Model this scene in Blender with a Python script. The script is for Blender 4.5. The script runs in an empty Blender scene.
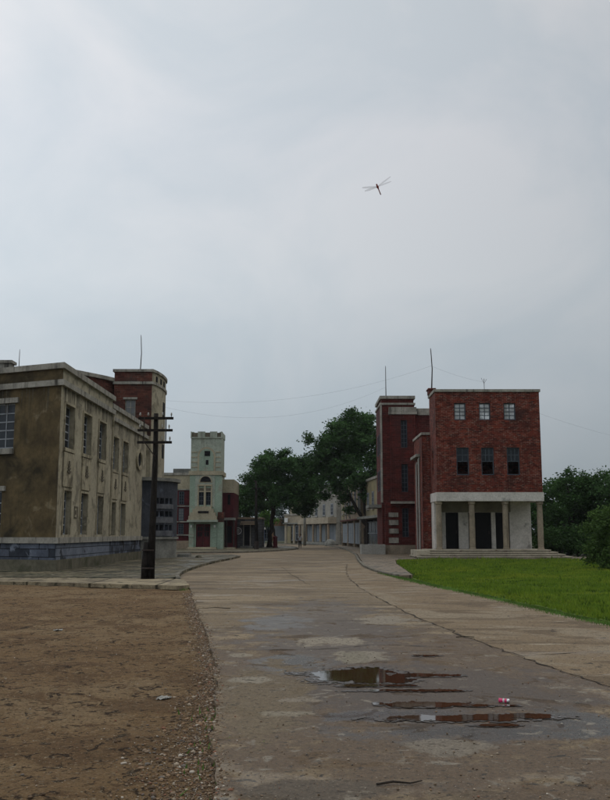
import bpy, bmesh, math, random
import numpy as np
from mathutils import Vector, Matrix
from mathutils.geometry import tessellate_polygon
from mathutils import noise as mnoise

S = bpy.context.scene
COL = S.collection
R = math.radians

# ------------------------------------------------------------------ camera
CAM_H = 1.75
PITCH = math.atan(133 / 900)
cd = bpy.data.cameras.new('camera')
cd.sensor_fit = 'HORIZONTAL'
cd.sensor_width = 36
cd.lens = 36 * 900 / 610
cd.clip_start = 0.1
cd.clip_end = 6000
cam = bpy.data.objects.new('camera', cd)
COL.objects.link(cam)
cam.location = (0, 0, CAM_H)
cam.rotation_euler = (R(90) + PITCH, 0, 0)
S.camera = cam

# ------------------------------------------------------------------ sky, sun, exposure
SUN_EL, SUN_AZ = R(52), R(78)          # azimuth clockwise from +Y
w = bpy.data.worlds.new('World')
S.world = w
w.use_nodes = True
nt = w.node_tree
nt.nodes.clear()
N = nt.nodes.new
L = nt.links.new
out = N('ShaderNodeOutputWorld')
bg = N('ShaderNodeBackground')
bg.inputs['Strength'].default_value = 0.1
sky = N('ShaderNodeTexSky')
sky.sky_type = 'NISHITA'
sky.sun_disc = False
sky.sun_elevation = SUN_EL
sky.sun_rotation = SUN_AZ
sky.dust_density = 4
tc = N('ShaderNodeTexCoord')
sep = N('ShaderNodeSeparateXYZ')
L(tc.outputs['Generated'], sep.inputs[0])
rmp = N('ShaderNodeValToRGB')
e = rmp.color_ramp.elements
e[0].position = 0.0
e[0].color = (0.315, 0.358, 0.385, 1)
e[1].position = 1.0
e[1].color = (1.10, 1.10, 1.12, 1)
for p_, c_ in ((0.07, (0.380, 0.428, 0.460)), (0.15, (0.485, 0.530, 0.565)), (0.27, (0.570, 0.615, 0.650)),
               (0.42, (0.620, 0.652, 0.690)), (0.55, (0.640, 0.668, 0.698))):
    q = e.new(p_)
    q.color = (*c_, 1)
L(sep.outputs['Z'], rmp.inputs[0])
mp = N('ShaderNodeMapping')
mp.inputs['Scale'].default_value = (1.7, 1.7, 2.3)
mp.inputs['Rotation'].default_value = (0.1, 0.35, 0.3)
L(tc.outputs['Generated'], mp.inputs[0])
n1 = N('ShaderNodeTexNoise')
n1.inputs['Scale'].default_value = 1.9
n1.inputs['Detail'].default_value = 7
n1.inputs['Roughness'].default_value = 0.55
n1.inputs['Distortion'].default_value = 0.5
L(mp.outputs[0], n1.inputs['Vector'])
r2 = N('ShaderNodeValToRGB')
r2.color_ramp.elements[0].position = 0.40
r2.color_ramp.elements[0].color = (0.915, 0.95, 0.975, 1)
r2.color_ramp.elements[1].position = 0.62
r2.color_ramp.elements[1].color = (1.085, 1.065, 1.06, 1)
L(n1.outputs['Fac'], r2.inputs[0])
mul = N('ShaderNodeMix')
mul.data_type = 'RGBA'
mul.blend_type = 'MULTIPLY'
mul.inputs[0].default_value = 1.0
side = N('ShaderNodeMath')
side.operation = 'MULTIPLY_ADD'
side.inputs[1].default_value = -0.55
side.inputs[2].default_value = 1.0
L(sep.outputs['X'], side.inputs[0])
sside = N('ShaderNodeVectorMath')
sside.operation = 'SCALE'
L(rmp.outputs[0], sside.inputs[0])
L(side.outputs[0], sside.inputs['Scale'])
L(sside.outputs[0], mul.inputs[6])
L(r2.outputs[0], mul.inputs[7])
sc10 = N('ShaderNodeVectorMath')
sc10.operation = 'SCALE'
sc10.inputs['Scale'].default_value = 10.0
L(mul.outputs[2], sc10.inputs[0])
mx = N('ShaderNodeMix')
mx.data_type = 'RGBA'
mx.inputs[0].default_value = 0.97
L(sky.outputs[0], mx.inputs[6])
L(sc10.outputs[0], mx.inputs[7])
L(mx.outputs[2], bg.inputs['Color'])
L(bg.outputs[0], out.inputs['Surface'])

sl = bpy.data.lights.new('sun', 'SUN')
sl.energy = 0.5
sl.angle = R(30)
sl.color = (1.0, 0.95, 0.88)
sun = bpy.data.objects.new('sun', sl)
COL.objects.link(sun)
sun.location = (30, 10, 60)
sdir = Vector((math.sin(SUN_AZ) * math.cos(SUN_EL), math.cos(SUN_AZ) * math.cos(SUN_EL), math.sin(SUN_EL)))
sun.rotation_euler = sdir.to_track_quat('Z', 'Y').to_euler()

S.view_settings.view_transform = 'Standard'
S.view_settings.look = 'None'
S.view_settings.exposure = 0.0
S.view_settings.gamma = 1.0
S.view_settings.use_curve_mapping = False
S.render.engine = 'CYCLES'
S.cycles.use_denoising = True
S.cycles.max_bounces = 6
S.cycles.volume_bounces = 0
S.cycles.transparent_max_bounces = 16

random.seed(7)
RNG = np.random.default_rng(11)


# ------------------------------------------------------------------ helpers
def at(px, py, Y):
    """world X and Z of the photograph's point px,py on the upright plane at distance Y"""
    X = (px - 305) / 900
    u = (400 - py) / 900
    b = math.cos(PITCH) - u * math.sin(PITCH)
    c = math.sin(PITCH) + u * math.cos(PITCH)
    return X * Y / b, CAM_H + c * Y / b


def zz(py, Y):
    return at(300, py, Y)[1]


def xx(px, Y, py=480):
    return at(px, py, Y)[0]


class Fr:
    """a wall frame: u along the wall (to the right seen from outside), v up, w outwards"""
    def __init__(s, o, u):
        d = Vector((u[0], u[1], 0)).normalized()
        s.o = Vector((o[0], o[1], o[2] if len(o) > 2 else 0))
        s.u = d
        s.w = Vector((d.y, -d.x, 0))

    def __call__(s, u, v, w=0.0):
        return s.o + s.u * u + s.w * w + Vector((0, 0, v))


WORLD = lambda x, y, z: Vector((x, y, z))


class MB:
    def __init__(s):
        s.v, s.f, s.uv = [], [], []

    def face(s, pts, uvs=None):
        i = len(s.v)
        s.v += [tuple(p) for p in pts]
        s.f.append(tuple(range(i, i + len(pts))))
        s.uv.append(uvs or [(p[0] + p[1], p[2]) for p in pts])

    def quad(s, F, loc):
        """loc = local coords; uv by dominant local plane"""
        a = [max(q[i] for q in loc) - min(q[i] for q in loc) for i in range(3)]
        k = a.index(min(a))
        if k == 2:
            uv = [(q[0], q[1]) for q in loc]
        elif k == 0:
            uv = [(q[2] + q[0], q[1]) for q in loc]
        else:
            uv = [(q[0], q[2]) for q in loc]
        s.face([F(*q) for q in loc], uv)

    def box(s, F, u0, u1, v0, v1, w0, w1):
        """in a Fr: u, v(up), w(out)"""
        for a, b, c, d in (((u0, v0, w1), (u1, v0, w1), (u1, v1, w1), (u0, v1, w1)),
                           ((u1, v0, w0), (u0, v0, w0), (u0, v1, w0), (u1, v1, w0)),
                           ((u1, v0, w1), (u1, v0, w0), (u1, v1, w0), (u1, v1, w1)),
                           ((u0, v0, w0), (u0, v0, w1), (u0, v1, w1), (u0, v1, w0)),
                           ((u0, v1, w1), (u1, v1, w1), (u1, v1, w0), (u0, v1, w0)),
                           ((u0, v0, w0), (u1, v0, w0), (u1, v0, w1), (u0, v0, w1))):
            s.quad(F, (a, b, c, d))
        return s

    def wbox(s, x0, x1, y0, y1, z0, z1):
        F = Fr((0, 0, 0), (1, 0))
        return s.box(F, x0, x1, z0, z1, -y1, -y0)

    def wall(s, F, u0, u1, v0, v1, th, holes=(), du=None):
        """slab with rectangular openings (a,b,c,d); outer face at w=0, inner at w=-th"""
        us = {u0, u1}
        vs = {v0, v1}
        for a, b, c, d in holes:
            us |= {max(a, u0), min(b, u1)}
            vs |= {max(c, v0), min(d, v1)}
        if du:
            n = max(1, int((u1 - u0) / du))
            us |= {u0 + (u1 - u0) * i / n for i in range(n + 1)}
        us = sorted(us)
        vs = sorted(vs)
        us = [us[0]] + [b for a, b in zip(us, us[1:]) if b - a > 1e-4]
        nu, nv = len(us) - 1, len(vs) - 1

        def solid(i, j):
            if i < 0 or j < 0 or i >= nu or j >= nv:
                return False
            cu, cv = (us[i] + us[i + 1]) / 2, (vs[j] + vs[j + 1]) / 2
            return not any(a < cu < b and c < cv < d for a, b, c, d in holes)
        for i in range(nu):
            for j in range(nv):
                if not solid(i, j):
                    continue
                a, b, c, d = us[i], us[i + 1], vs[j], vs[j + 1]
                s.quad(F, ((a, c, 0), (b, c, 0), (b, d, 0), (a, d, 0)))
                s.quad(F, ((b, c, -th), (a, c, -th), (a, d, -th), (b, d, -th)))
                if not solid(i + 1, j):
                    s.quad(F, ((b, c, 0), (b, c, -th), (b, d, -th), (b, d, 0)))
                if not solid(i - 1, j):
                    s.quad(F, ((a, c, -th), (a, c, 0), (a, d, 0), (a, d, -th)))
                if not solid(i, j + 1):
                    s.quad(F, ((a, d, 0), (b, d, 0), (b, d, -th), (a, d, -th)))
                if not solid(i, j - 1):
                    s.quad(F, ((a, c, -th), (b, c, -th), (b, c, 0), (a, c, 0)))
        return s

    def prism(s, poly, z0, z1, caps=True):
        """poly: xy list counter-clockwise"""
        n = len(poly)
        acc = 0
        for i in range(n):
            p, q = poly[i], poly[(i + 1) % n]
            d = math.dist(p, q)
            s.face([(p[0], p[1], z0), (q[0], q[1], z0), (q[0], q[1], z1), (p[0], p[1], z1)],
                   [(acc, z0), (acc + d, z0), (acc + d, z1), (acc, z1)])
            acc += d
        if caps:
            tri = tessellate_polygon([[Vector((p[0], p[1], 0)) for p in poly]])
            for t in tri:
                a = [poly[k] for k in t]
                cr = (a[1][0] - a[0][0]) * (a[2][1] - a[0][1]) - (a[1][1] - a[0][1]) * (a[2][0] - a[0][0])
                if cr < 0:
                    a.reverse()
                s.face([(p[0], p[1], z1) for p in a], [(p[0], p[1]) for p in a])
                s.face([(p[0], p[1], z0) for p in reversed(a)], [(p[0], p[1]) for p in reversed(a)])
        return s

    def tube(s, pts, rad, n=8, cap=True):
        pts = [Vector(p) for p in pts]
        if not hasattr(rad, '__len__'):
            rad = [rad] * len(pts)
        rings = []
        acc = 0
        for i, p in enumerate(pts):
            d = (pts[min(i + 1, len(pts) - 1)] - pts[max(i - 1, 0)]).normalized()
            a = d.cross(Vector((0, 0, 1)) if abs(d.z) < 0.9 else Vector((0, 1, 0))).normalized()
            b = d.cross(a).normalized()
            rings.append([p + (a * math.cos(2 * math.pi * k / n) + b * math.sin(2 * math.pi * k / n)) * rad[i] for k in range(n)])
        for i in range(len(pts) - 1):
            l = (pts[i + 1] - pts[i]).length
            for k in range(n):
                m = (k + 1) % n
                c = 2 * math.pi * rad[i] / n
                s.face([rings[i][k], rings[i][m], rings[i + 1][m], rings[i + 1][k]],
                       [(k * c, acc), (k * c + c, acc), (k * c + c, acc + l), (k * c, acc + l)])
            acc += l
        if cap:
            s.face(rings[0][::-1])
            s.face(rings[-1])
        return s

    def build(s, name, mat, parent=None, smooth=False, merge=False):
        me = bpy.data.meshes.new(name)
        off = parent_loc(parent)
        me.from_pydata([(v[0] - off.x, v[1] - off.y, v[2] - off.z) for v in s.v], [], s.f)
        ul = me.uv_layers.new(name='UVMap')
        flat = [c for f in s.uv for q in f for c in (q[0], q[1])]
        ul.data.foreach_set('uv', flat)
        if smooth or merge:
            bm = bmesh.new()
            bm.from_mesh(me)
            bmesh.ops.remove_doubles(bm, verts=bm.verts, dist=0.0005)
            bm.to_mesh(me)
            bm.free()
            for p in me.polygons:
                p.use_smooth = smooth
        me.materials.append(mat)
        o = bpy.data.objects.new(name, me)
        COL.objects.link(o)
        if parent:
            o.parent = parent
        return o


def parent_loc(p):
    v = Vector((0, 0, 0))
    while p is not None:
        v += p.location
        p = p.parent
    return v


def thing(name, label, cat, loc, group=None):
    o = bpy.data.objects.new(name, None)
    COL.objects.link(o)
    o.location = loc
    o.empty_display_size = 0.3
    o['label'] = label
    o['category'] = cat
    if group:
        o['group'] = group
    return o


def tag(o, label=None, cat=None, group=None, kind=None):
    for k, v in (('label', label), ('category', cat), ('group', group), ('kind', kind)):
        if v:
            o[k] = v
    return o


def struct(o, label=None):
    return tag(o, label, None, None, 'structure')


# ------------------------------------------------------------------ materials
def mk(name, a, b=None, scale=1.0, rough=0.85, rough2=None, bump=0.15, bscale=20, patch=None, streak=None,
       brick=None, spec=0.15, metal=0.0, bdist=0.02, coord='pos', patch2=None, grain=0.25, trans=0.0):
    m = bpy.data.materials.new(name)
    m.use_nodes = True
    t = m.node_tree
    t.nodes.clear()
    n = t.nodes.new
    l = t.links.new
    o = n('ShaderNodeOutputMaterial')
    bs = n('ShaderNodeBsdfPrincipled')
    l(bs.outputs[0], o.inputs['Surface'])
    if coord == 'pos':
        g = n('ShaderNodeNewGeometry').outputs['Position']
    else:
        g = n('ShaderNodeTexCoord').outputs['UV']

    def noise(sc, detail=5, vec=None, stretch=None, dist=0.0, ro=0.55):
        x = n('ShaderNodeTexNoise')
        x.inputs['Scale'].default_value = sc
        x.inputs['Detail'].default_value = detail
        x.inputs['Roughness'].default_value = ro
        x.inputs['Distortion'].default_value = dist
        v = vec or g
        if stretch:
            mpn = n('ShaderNodeMapping')
            mpn.inputs['Scale'].default_value = stretch
            l(v, mpn.inputs[0])
            v = mpn.outputs[0]
        l(v, x.inputs['Vector'])
        return x.outputs['Fac']

    def ramp(fac, p0, p1, c0=(0, 0, 0), c1=(1, 1, 1)):
        x = n('ShaderNodeValToRGB')
        x.color_ramp.elements[0].position = p0
        x.color_ramp.elements[1].position = p1
        x.color_ramp.elements[0].color = (*c0, 1)
        x.color_ramp.elements[1].color = (*c1, 1)
        l(fac, x.inputs[0])
        return x.outputs[0]

    def mix(fac, c0, c1, bt='MIX'):
        x = n('ShaderNodeMix')
        x.data_type = 'RGBA'
        x.blend_type = bt
        for sock, v in ((0, fac), (6, c0), (7, c1)):
            if isinstance(v, (int, float)):
                x.inputs[sock].default_value = v
            elif isinstance(v, tuple):
                x.inputs[sock].default_value = (*v, 1)
            else:
                l(v, x.inputs[sock])
        return x.outputs[2]
    b = b or tuple(c * 0.8 for c in a)
    col = ramp(noise(scale), 0.32, 0.68, b, a)
    bumpsrc = None
    if brick:
        bt = n('ShaderNodeTexBrick')
        uvv = n('ShaderNodeTexCoord').outputs['UV']
        l(uvv, bt.inputs['Vector'])
        bt.inputs['Scale'].default_value = 1.0
        bt.inputs['Brick Width'].default_value = brick['w']
        bt.inputs['Row Height'].default_value = brick['h']
        bt.inputs['Mortar Size'].default_value = brick.get('m', 0.015)
        bt.inputs['Mortar Smooth'].default_value = 0.2
        bt.inputs['Bias'].default_value = 0.0
        k = brick.get('var', 0.25)
        bt.inputs['Color1'].default_value = (1 - k, 1 - k, 1 - k, 1)
        bt.inputs['Color2'].default_value = (1 + k, 1 + k, 1 + k, 1)
        bt.inputs['Mortar'].default_value = (1, 1, 1, 1)
        col = mix(1.0, col, bt.outputs['Color'], 'MULTIPLY')
        mf = bt.outputs['Fac']
        if 'mask' in brick:
            mm = n('ShaderNodeMath')
            mm.operation = 'MULTIPLY'
            l(mf, mm.inputs[0])
            mk_ = ramp(noise(brick['mask'][0], 4), brick['mask'][1], brick['mask'][2], (brick.get('lo', 0.12),) * 3)
            l(mk_, mm.inputs[1])
            mf2 = mm.outputs[0]
        else:
            mf2 = mf
        col = mix(mf2, col, brick['mortar'])
        bumpsrc = bt.outputs['Fac']
    for P in (patch, patch2):
        if P:
            col = mix(ramp(noise(P[1], P[4] if len(P) > 4 else 6, dist=0.6, stretch=P[5] if len(P) > 5 else None), P[2], P[3]), col, P[0])
    if streak:
        col = mix(ramp(noise(1.0, 6, stretch=(streak[1], streak[1], streak[1] * 0.09), ro=0.7), streak[2], streak[3]), col, streak[0])
    if grain:
        gn = ramp(noise(bscale, 4, ro=0.7), 0.25, 0.75, (1 - grain,) * 3, (1 + grain,) * 3)
        col = mix(1.0, col, gn, 'MULTIPLY')
    l(col, bs.inputs['Base Color'])
    bs.inputs['Roughness'].default_value = rough
    if rough2:
        rv = n('ShaderNodeMapRange')
        l(noise(rough2[1], 5, dist=0.4, stretch=rough2[4] if len(rough2) > 4 else None), rv.inputs[0])
        rv.inputs['From Min'].default_value = rough2[2]
        rv.inputs['From Max'].default_value = rough2[3]
        rv.inputs['To Min'].default_value = rough
        rv.inputs['To Max'].default_value = rough2[0]
        l(rv.outputs[0], bs.inputs['Roughness'])
    bs.inputs['Specular IOR Level'].default_value = spec
    bs.inputs['Metallic'].default_value = metal
    if bump:
        bn = n('ShaderNodeBump')
        bn.inputs['Strength'].default_value = bump
        bn.inputs['Distance'].default_value = bdist
        l(noise(bscale, 6, ro=0.65), bn.inputs['Height'])
        last = bn
        if bumpsrc:
            b2 = n('ShaderNodeBump')
            b2.invert = True
            b2.inputs['Strength'].default_value = 0.6
            b2.inputs['Distance'].default_value = 0.02
            l(bumpsrc, b2.inputs['Height'])
            l(bn.outputs[0], b2.inputs['Normal'])
            last = b2
        l(last.outputs[0], bs.inputs['Normal'])
    if trans:
        tr = n('ShaderNodeBsdfTranslucent')
        l(col, tr.inputs[0])
        ms = n('ShaderNodeMixShader')
        ms.inputs[0].default_value = trans
        l(bs.outputs[0], ms.inputs[1])
        l(tr.outputs[0], ms.inputs[2])
        l(ms.outputs[0], o.inputs['Surface'])
    return m


M = {}
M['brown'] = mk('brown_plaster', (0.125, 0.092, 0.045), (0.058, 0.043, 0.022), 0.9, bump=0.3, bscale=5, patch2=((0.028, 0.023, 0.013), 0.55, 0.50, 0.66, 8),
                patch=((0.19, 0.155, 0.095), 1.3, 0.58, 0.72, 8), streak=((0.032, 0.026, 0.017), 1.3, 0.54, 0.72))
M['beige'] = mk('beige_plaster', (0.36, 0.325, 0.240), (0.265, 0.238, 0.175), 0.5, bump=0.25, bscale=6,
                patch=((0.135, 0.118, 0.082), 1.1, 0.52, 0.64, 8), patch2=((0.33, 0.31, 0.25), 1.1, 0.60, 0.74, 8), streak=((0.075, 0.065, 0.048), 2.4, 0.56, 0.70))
M['beigetrim'] = mk('beige_trim', (0.37, 0.33, 0.235), (0.25, 0.22, 0.155), 1.2, bump=0.2, bscale=8,
                    streak=((0.05, 0.042, 0.03), 2.4, 0.53, 0.70), patch=((0.14, 0.12, 0.08), 1.4, .52, .66, 8))
M['coping'] = mk('grey_coping', (0.34, 0.325, 0.28), (0.20, 0.19, 0.165), 1.5, bump=0.2, bscale=9,
                 streak=((0.06, 0.056, 0.048), 2.8, 0.50, 0.68))
M['base'] = mk('foundation_concrete', (0.13, 0.118, 0.085), (0.075, 0.07, 0.048), 1.5, bump=0.5, bscale=7,
               patch=((0.045, 0.05, 0.025), 0.9, 0.5, 0.66))
M['bluewash'] = mk('blue_wash', (0.078, 0.090, 0.116), (0.042, 0.049, 0.066), 1.4, bump=0.35, bscale=6,
                   patch=((0.15, 0.17, 0.21), 1.8, 0.57, 0.63, 8), patch2=((0.018, 0.019, 0.022), 0.8, 0.50, 0.58, 8),
                   brick=dict(w=1.1, h=0.35, m=0.02, mortar=(0.010, 0.011, 0.013), var=0.5))
M['bluepale'] = mk('pale_blue_wash', (0.155, 0.175, 0.215), (0.105, 0.12, 0.15), 1.2, bump=0.3, bscale=6,
                   patch=((0.035, 0.038, 0.045), 1.3, 0.57, 0.64, 8), brick=dict(w=9.0, h=0.36, m=0.018, mortar=(0.022, 0.024, 0.03), var=0.05))
M['bay'] = mk('dark_blue_plaster', (0.060, 0.066, 0.080), (0.032, 0.036, 0.044), 0.7, bump=0.3, bscale=7,
              patch=((0.13, 0.15, 0.19), 1.1, 0.58, 0.72), streak=((0.02, 0.021, 0.026), 1.4, 0.5, 0.7))
M['grey'] = mk('grey_concrete', (0.225, 0.225, 0.20), (0.14, 0.14, 0.125), 1.0, bump=0.3, bscale=8,
               streak=((0.07, 0.07, 0.06), 1.6, 0.54, 0.76))
M['baygrey'] = mk('bay_spandrel', (0.135, 0.14, 0.15), (0.07, 0.074, 0.085), 2.0, bump=0.2, bscale=9)
M['redbrick'] = mk('red_brick', (0.125, 0.023, 0.0125), (0.078, 0.0155, 0.010), 1.4, bump=0.35, bscale=9, rough=0.8,
                   patch=((0.048, 0.017, 0.013), 0.55, 0.56, 0.72), patch2=((0.21, 0.14, 0.115), 3.0, 0.62, 0.69, 8, (1, 1, 5)), streak=((0.028, 0.012, 0.010), 1.2, 0.58, 0.8),
                   brick=dict(w=0.30, h=0.10, m=0.011, mortar=(0.30, 0.20, 0.165), var=0.6, mask=(3.6, 0.46, 0.66), lo=0.12))
M['wingbrick'] = mk('smooth_red_brick', (0.092, 0.0145, 0.011), (0.05, 0.0105, 0.0085), 0.7, bump=0.25, bscale=8, rough=0.75,
                    streak=((0.04, 0.014, 0.012), 1.2, 0.52, 0.74),
                    brick=dict(w=0.46, h=0.15, m=0.012, mortar=(0.15, 0.07, 0.06), var=0.35, mask=(1.5, 0.45, 0.7), lo=0.25))
M['tbrick'] = mk('weathered_tower_brick', (0.115, 0.036, 0.024), (0.055, 0.022, 0.017), 1.0, bump=0.35, bscale=9,
                 patch=((0.05, 0.036, 0.030), 0.8, 0.5, 0.68), streak=((0.035, 0.026, 0.022), 1.5, 0.52, 0.74),
                 brick=dict(w=0.46, h=0.15, m=0.014, mortar=(0.16, 0.12, 0.09), var=0.35, mask=(1.0, 0.5, 0.7)))
M['white'] = mk('white_plaster', (0.56, 0.53, 0.49), (0.43, 0.405, 0.37), 1.3, bump=0.15, bscale=9,
                patch=((0.20, 0.195, 0.18), 1.1, 0.6, 0.72), streak=((0.20, 0.15, 0.12), 2.0, 0.62, 0.82))
M['stone'] = mk('column_stone', (0.27, 0.225, 0.165), (0.175, 0.145, 0.105), 2.0, bump=0.3, bscale=10,
                streak=((0.09, 0.07, 0.05), 3.0, 0.56, 0.76))
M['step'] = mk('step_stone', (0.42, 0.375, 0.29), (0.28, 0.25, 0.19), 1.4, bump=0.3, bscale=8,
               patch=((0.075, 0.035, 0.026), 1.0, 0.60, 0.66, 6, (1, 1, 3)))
M['riser'] = mk('step_riser_shaded', (0.22, 0.195, 0.15), (0.13, 0.115, 0.085), 1.4, bump=0.3, bscale=8, patch=((0.06, 0.028, 0.022), 1.0, 0.58, 0.66))  # darker copy of the step stone, riser shading put into the colour
M['planter'] = mk('pale_render', (0.33, 0.325, 0.295), (0.25, 0.245, 0.22), 1.4, bump=0.2, bscale=8, streak=((0.15, 0.14, 0.12), 2, 0.58, 0.8))
M['wframe'] = mk('blue_grey_frame', (0.075, 0.088, 0.105), (0.045, 0.054, 0.066), 3, rough=0.6, bump=0.0)
M['wframe2'] = mk('pale_window_frame', (0.26, 0.28, 0.30), (0.17, 0.185, 0.20), 3, rough=0.6, bump=0.0)
M['dusty'] = bpy.data.materials.new('dusty_clear_glass')
M['dusty'].use_nodes = True
_t = M['dusty'].node_tree
_a = _t.nodes.new('ShaderNodeBsdfTransparent')
_m = _t.nodes.new('ShaderNodeMixShader')
_n = _t.nodes.new('ShaderNodeTexNoise')
_g = _t.nodes.new('ShaderNodeNewGeometry')
_n.inputs['Scale'].default_value = 1.6
_r = _t.nodes.new('ShaderNodeMapRange')
_r.inputs['From Min'].default_value = 0.35
_r.inputs['From Max'].default_value = 0.65
_r.inputs['To Min'].default_value = 0.35
_r.inputs['To Max'].default_value = 0.9
_t.links.new(_g.outputs['Position'], _n.inputs['Vector'])
_t.links.new(_n.outputs['Fac'], _r.inputs[0])
_t.links.new(_r.outputs[0], _m.inputs[0])
_t.links.new(_a.outputs[0], _m.inputs[1])
_t.links.new(_t.nodes['Principled BSDF'].outputs[0], _m.inputs[2])
_t.nodes['Principled BSDF'].inputs['Base Color'].default_value = (0.30, 0.31, 0.31, 1)
_t.nodes['Principled BSDF'].inputs['Roughness'].default_value = 0.3
_t.links.new(_m.outputs[0], _t.nodes['Material Output'].inputs['Surface'])
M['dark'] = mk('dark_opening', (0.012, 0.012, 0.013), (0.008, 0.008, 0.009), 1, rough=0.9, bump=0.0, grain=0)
M['door'] = mk('dark_door', (0.010, 0.010, 0.010), (0.006, 0.006, 0.006), 3, rough=0.7, bump=0.1, spec=0.1)
M['glass'] = mk('dirty_glass', (0.020, 0.026, 0.034), (0.008, 0.011, 0.015), 1.2, rough=0.15, bump=0.05, bscale=3, spec=0.22, grain=0.1)
M['glassp'] = mk('pale_dusty_glass', (0.17, 0.18, 0.185), (0.09, 0.10, 0.105), 1.0, rough=0.3, bump=0.0, spec=0.5)
M['green'] = mk('mint_plaster', (0.27, 0.345, 0.27), (0.20, 0.255, 0.20), 0.8, bump=0.2, bscale=7,
                patch=((0.25, 0.255, 0.20), 0.8, 0.54, 0.68), streak=((0.10, 0.125, 0.095), 1.6, 0.56, 0.78))
M['towergrey'] = mk('tower_grey_plaster', (0.34, 0.375, 0.31), (0.25, 0.28, 0.23), 0.8, bump=0.2, bscale=7,
                    streak=((0.13, 0.12, 0.10), 1.6, 0.54, 0.78))
M['cream'] = mk('cream_plaster', (0.37, 0.33, 0.235), (0.27, 0.24, 0.17), 0.8, bump=0.2, bscale=7,
                streak=((0.16, 0.14, 0.10), 1.4, 0.56, 0.8))
M['maroon'] = mk('maroon_paint', (0.085, 0.013, 0.016), (0.045, 0.008, 0.010), 1.5, rough=0.6, bump=0.1)
M['wood'] = mk('tarred_pole_wood', (0.016, 0.013, 0.011), (0.007, 0.006, 0.005), 4, bump=0.6, bscale=18, bdist=0.01,
               streak=((0.035, 0.028, 0.022), 8, 0.55, 0.75))
M['porcelain'] = mk('porcelain', (0.42, 0.41, 0.38), (0.3, 0.29, 0.27), 5, rough=0.25, bump=0, spec=0.5)
M['iron'] = mk('rusty_iron', (0.055, 0.042, 0.036), (0.03, 0.025, 0.022), 6, rough=0.7, bump=0.1, metal=0.3)
M['wire'] = mk('dark_wire', (0.04, 0.04, 0.042), None, 2, rough=0.6, bump=0)
M['shopgrey'] = mk('dark_grey_shop_wall', (0.085, 0.088, 0.088), (0.05, 0.052, 0.053), 0.8, bump=0.3, bscale=6,
                   brick=dict(w=0.8, h=0.3, m=0.02, mortar=(0.03, 0.03, 0.03), var=0.3))
M['tanwall'] = mk('tan_render', (0.30, 0.235, 0.165), (0.20, 0.16, 0.115), 0.7, bump=0.2, bscale=6, streak=((0.09, 0.075, 0.055), 1.3, 0.55, 0.8))
M['greystone'] = mk('grey_street_stone', (0.17, 0.165, 0.145), (0.105, 0.10, 0.09), 0.8, bump=0.3, bscale=6,
                    brick=dict(w=0.7, h=0.35, m=0.02, mortar=(0.06, 0.06, 0.055), var=0.25), streak=((0.07, 0.065, 0.06), 1.3, 0.55, 0.8))
M['creamwall'] = mk('cream_render', (0.36, 0.31, 0.23), (0.25, 0.215, 0.16), 0.7, bump=0.2, bscale=6, streak=((0.13, 0.11, 0.085), 1.3, 0.55, 0.8))
M['palestone'] = mk('pale_street_stone', (0.27, 0.26, 0.225), (0.19, 0.18, 0.155), 0.8, bump=0.3, bscale=6, streak=((0.10, 0.095, 0.085), 1.3, 0.55, 0.8))
M['orangewall'] = mk('faded_orange_render', (0.27, 0.16, 0.09), (0.19, 0.115, 0.07), 0.7, bump=0.1)
M['yellow'] = mk('ochre_render', (0.27, 0.23, 0.135), (0.18, 0.155, 0.10), 0.8, bump=0.1)
M['paleblue'] = mk('pale_blue_panel', (0.22, 0.25, 0.275), (0.15, 0.17, 0.19), 0.7, rough=0.4, bump=0.0)
M['bluepaint'] = mk('blue_paint', (0.045, 0.11, 0.27), (0.03, 0.08, 0.2), 1, rough=0.5, bump=0)
M['whitepaint'] = mk('white_paint', (0.6, 0.6, 0.58), (0.5, 0.5, 0.48), 1, rough=0.5, bump=0)
M['rooftile'] = mk('roof_felt', (0.11, 0.10, 0.09), (0.07, 0.065, 0.06), 1, bump=0.3, bscale=6)
M['bark'] = mk('bark', (0.035, 0.028, 0.022), (0.018, 0.015, 0.012), 4, bump=0.7, bscale=12, bdist=0.03)
for nm, c in (('leaf', (0.044, 0.088, 0.030)), ('leaf_dark', (0.036, 0.074, 0.022)), ('leaf_light', (0.085, 0.16, 0.035)),
              ('leaf_bush', (0.052, 0.090, 0.024)), ('leaf_far', (0.04, 0.062, 0.045))):
    M[nm] = mk(nm, tuple(x * 1.3 for x in c), tuple(x * 0.72 for x in c), 0.9, rough=0.8, bump=0, grain=0.45, bscale=5, spec=0.06, trans=0.28, patch=(tuple(x * 1.9 for x in c), 0.5, 0.5, 0.66))

# ground materials
M['ground'] = mk('rough_ground', (0.085, 0.075, 0.045), (0.05, 0.055, 0.03), 0.2, bump=0.4, bscale=3, patch=((0.05, 0.07, 0.025), 0.08, 0.45, 0.6))


SPOT = 'spots'


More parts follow.
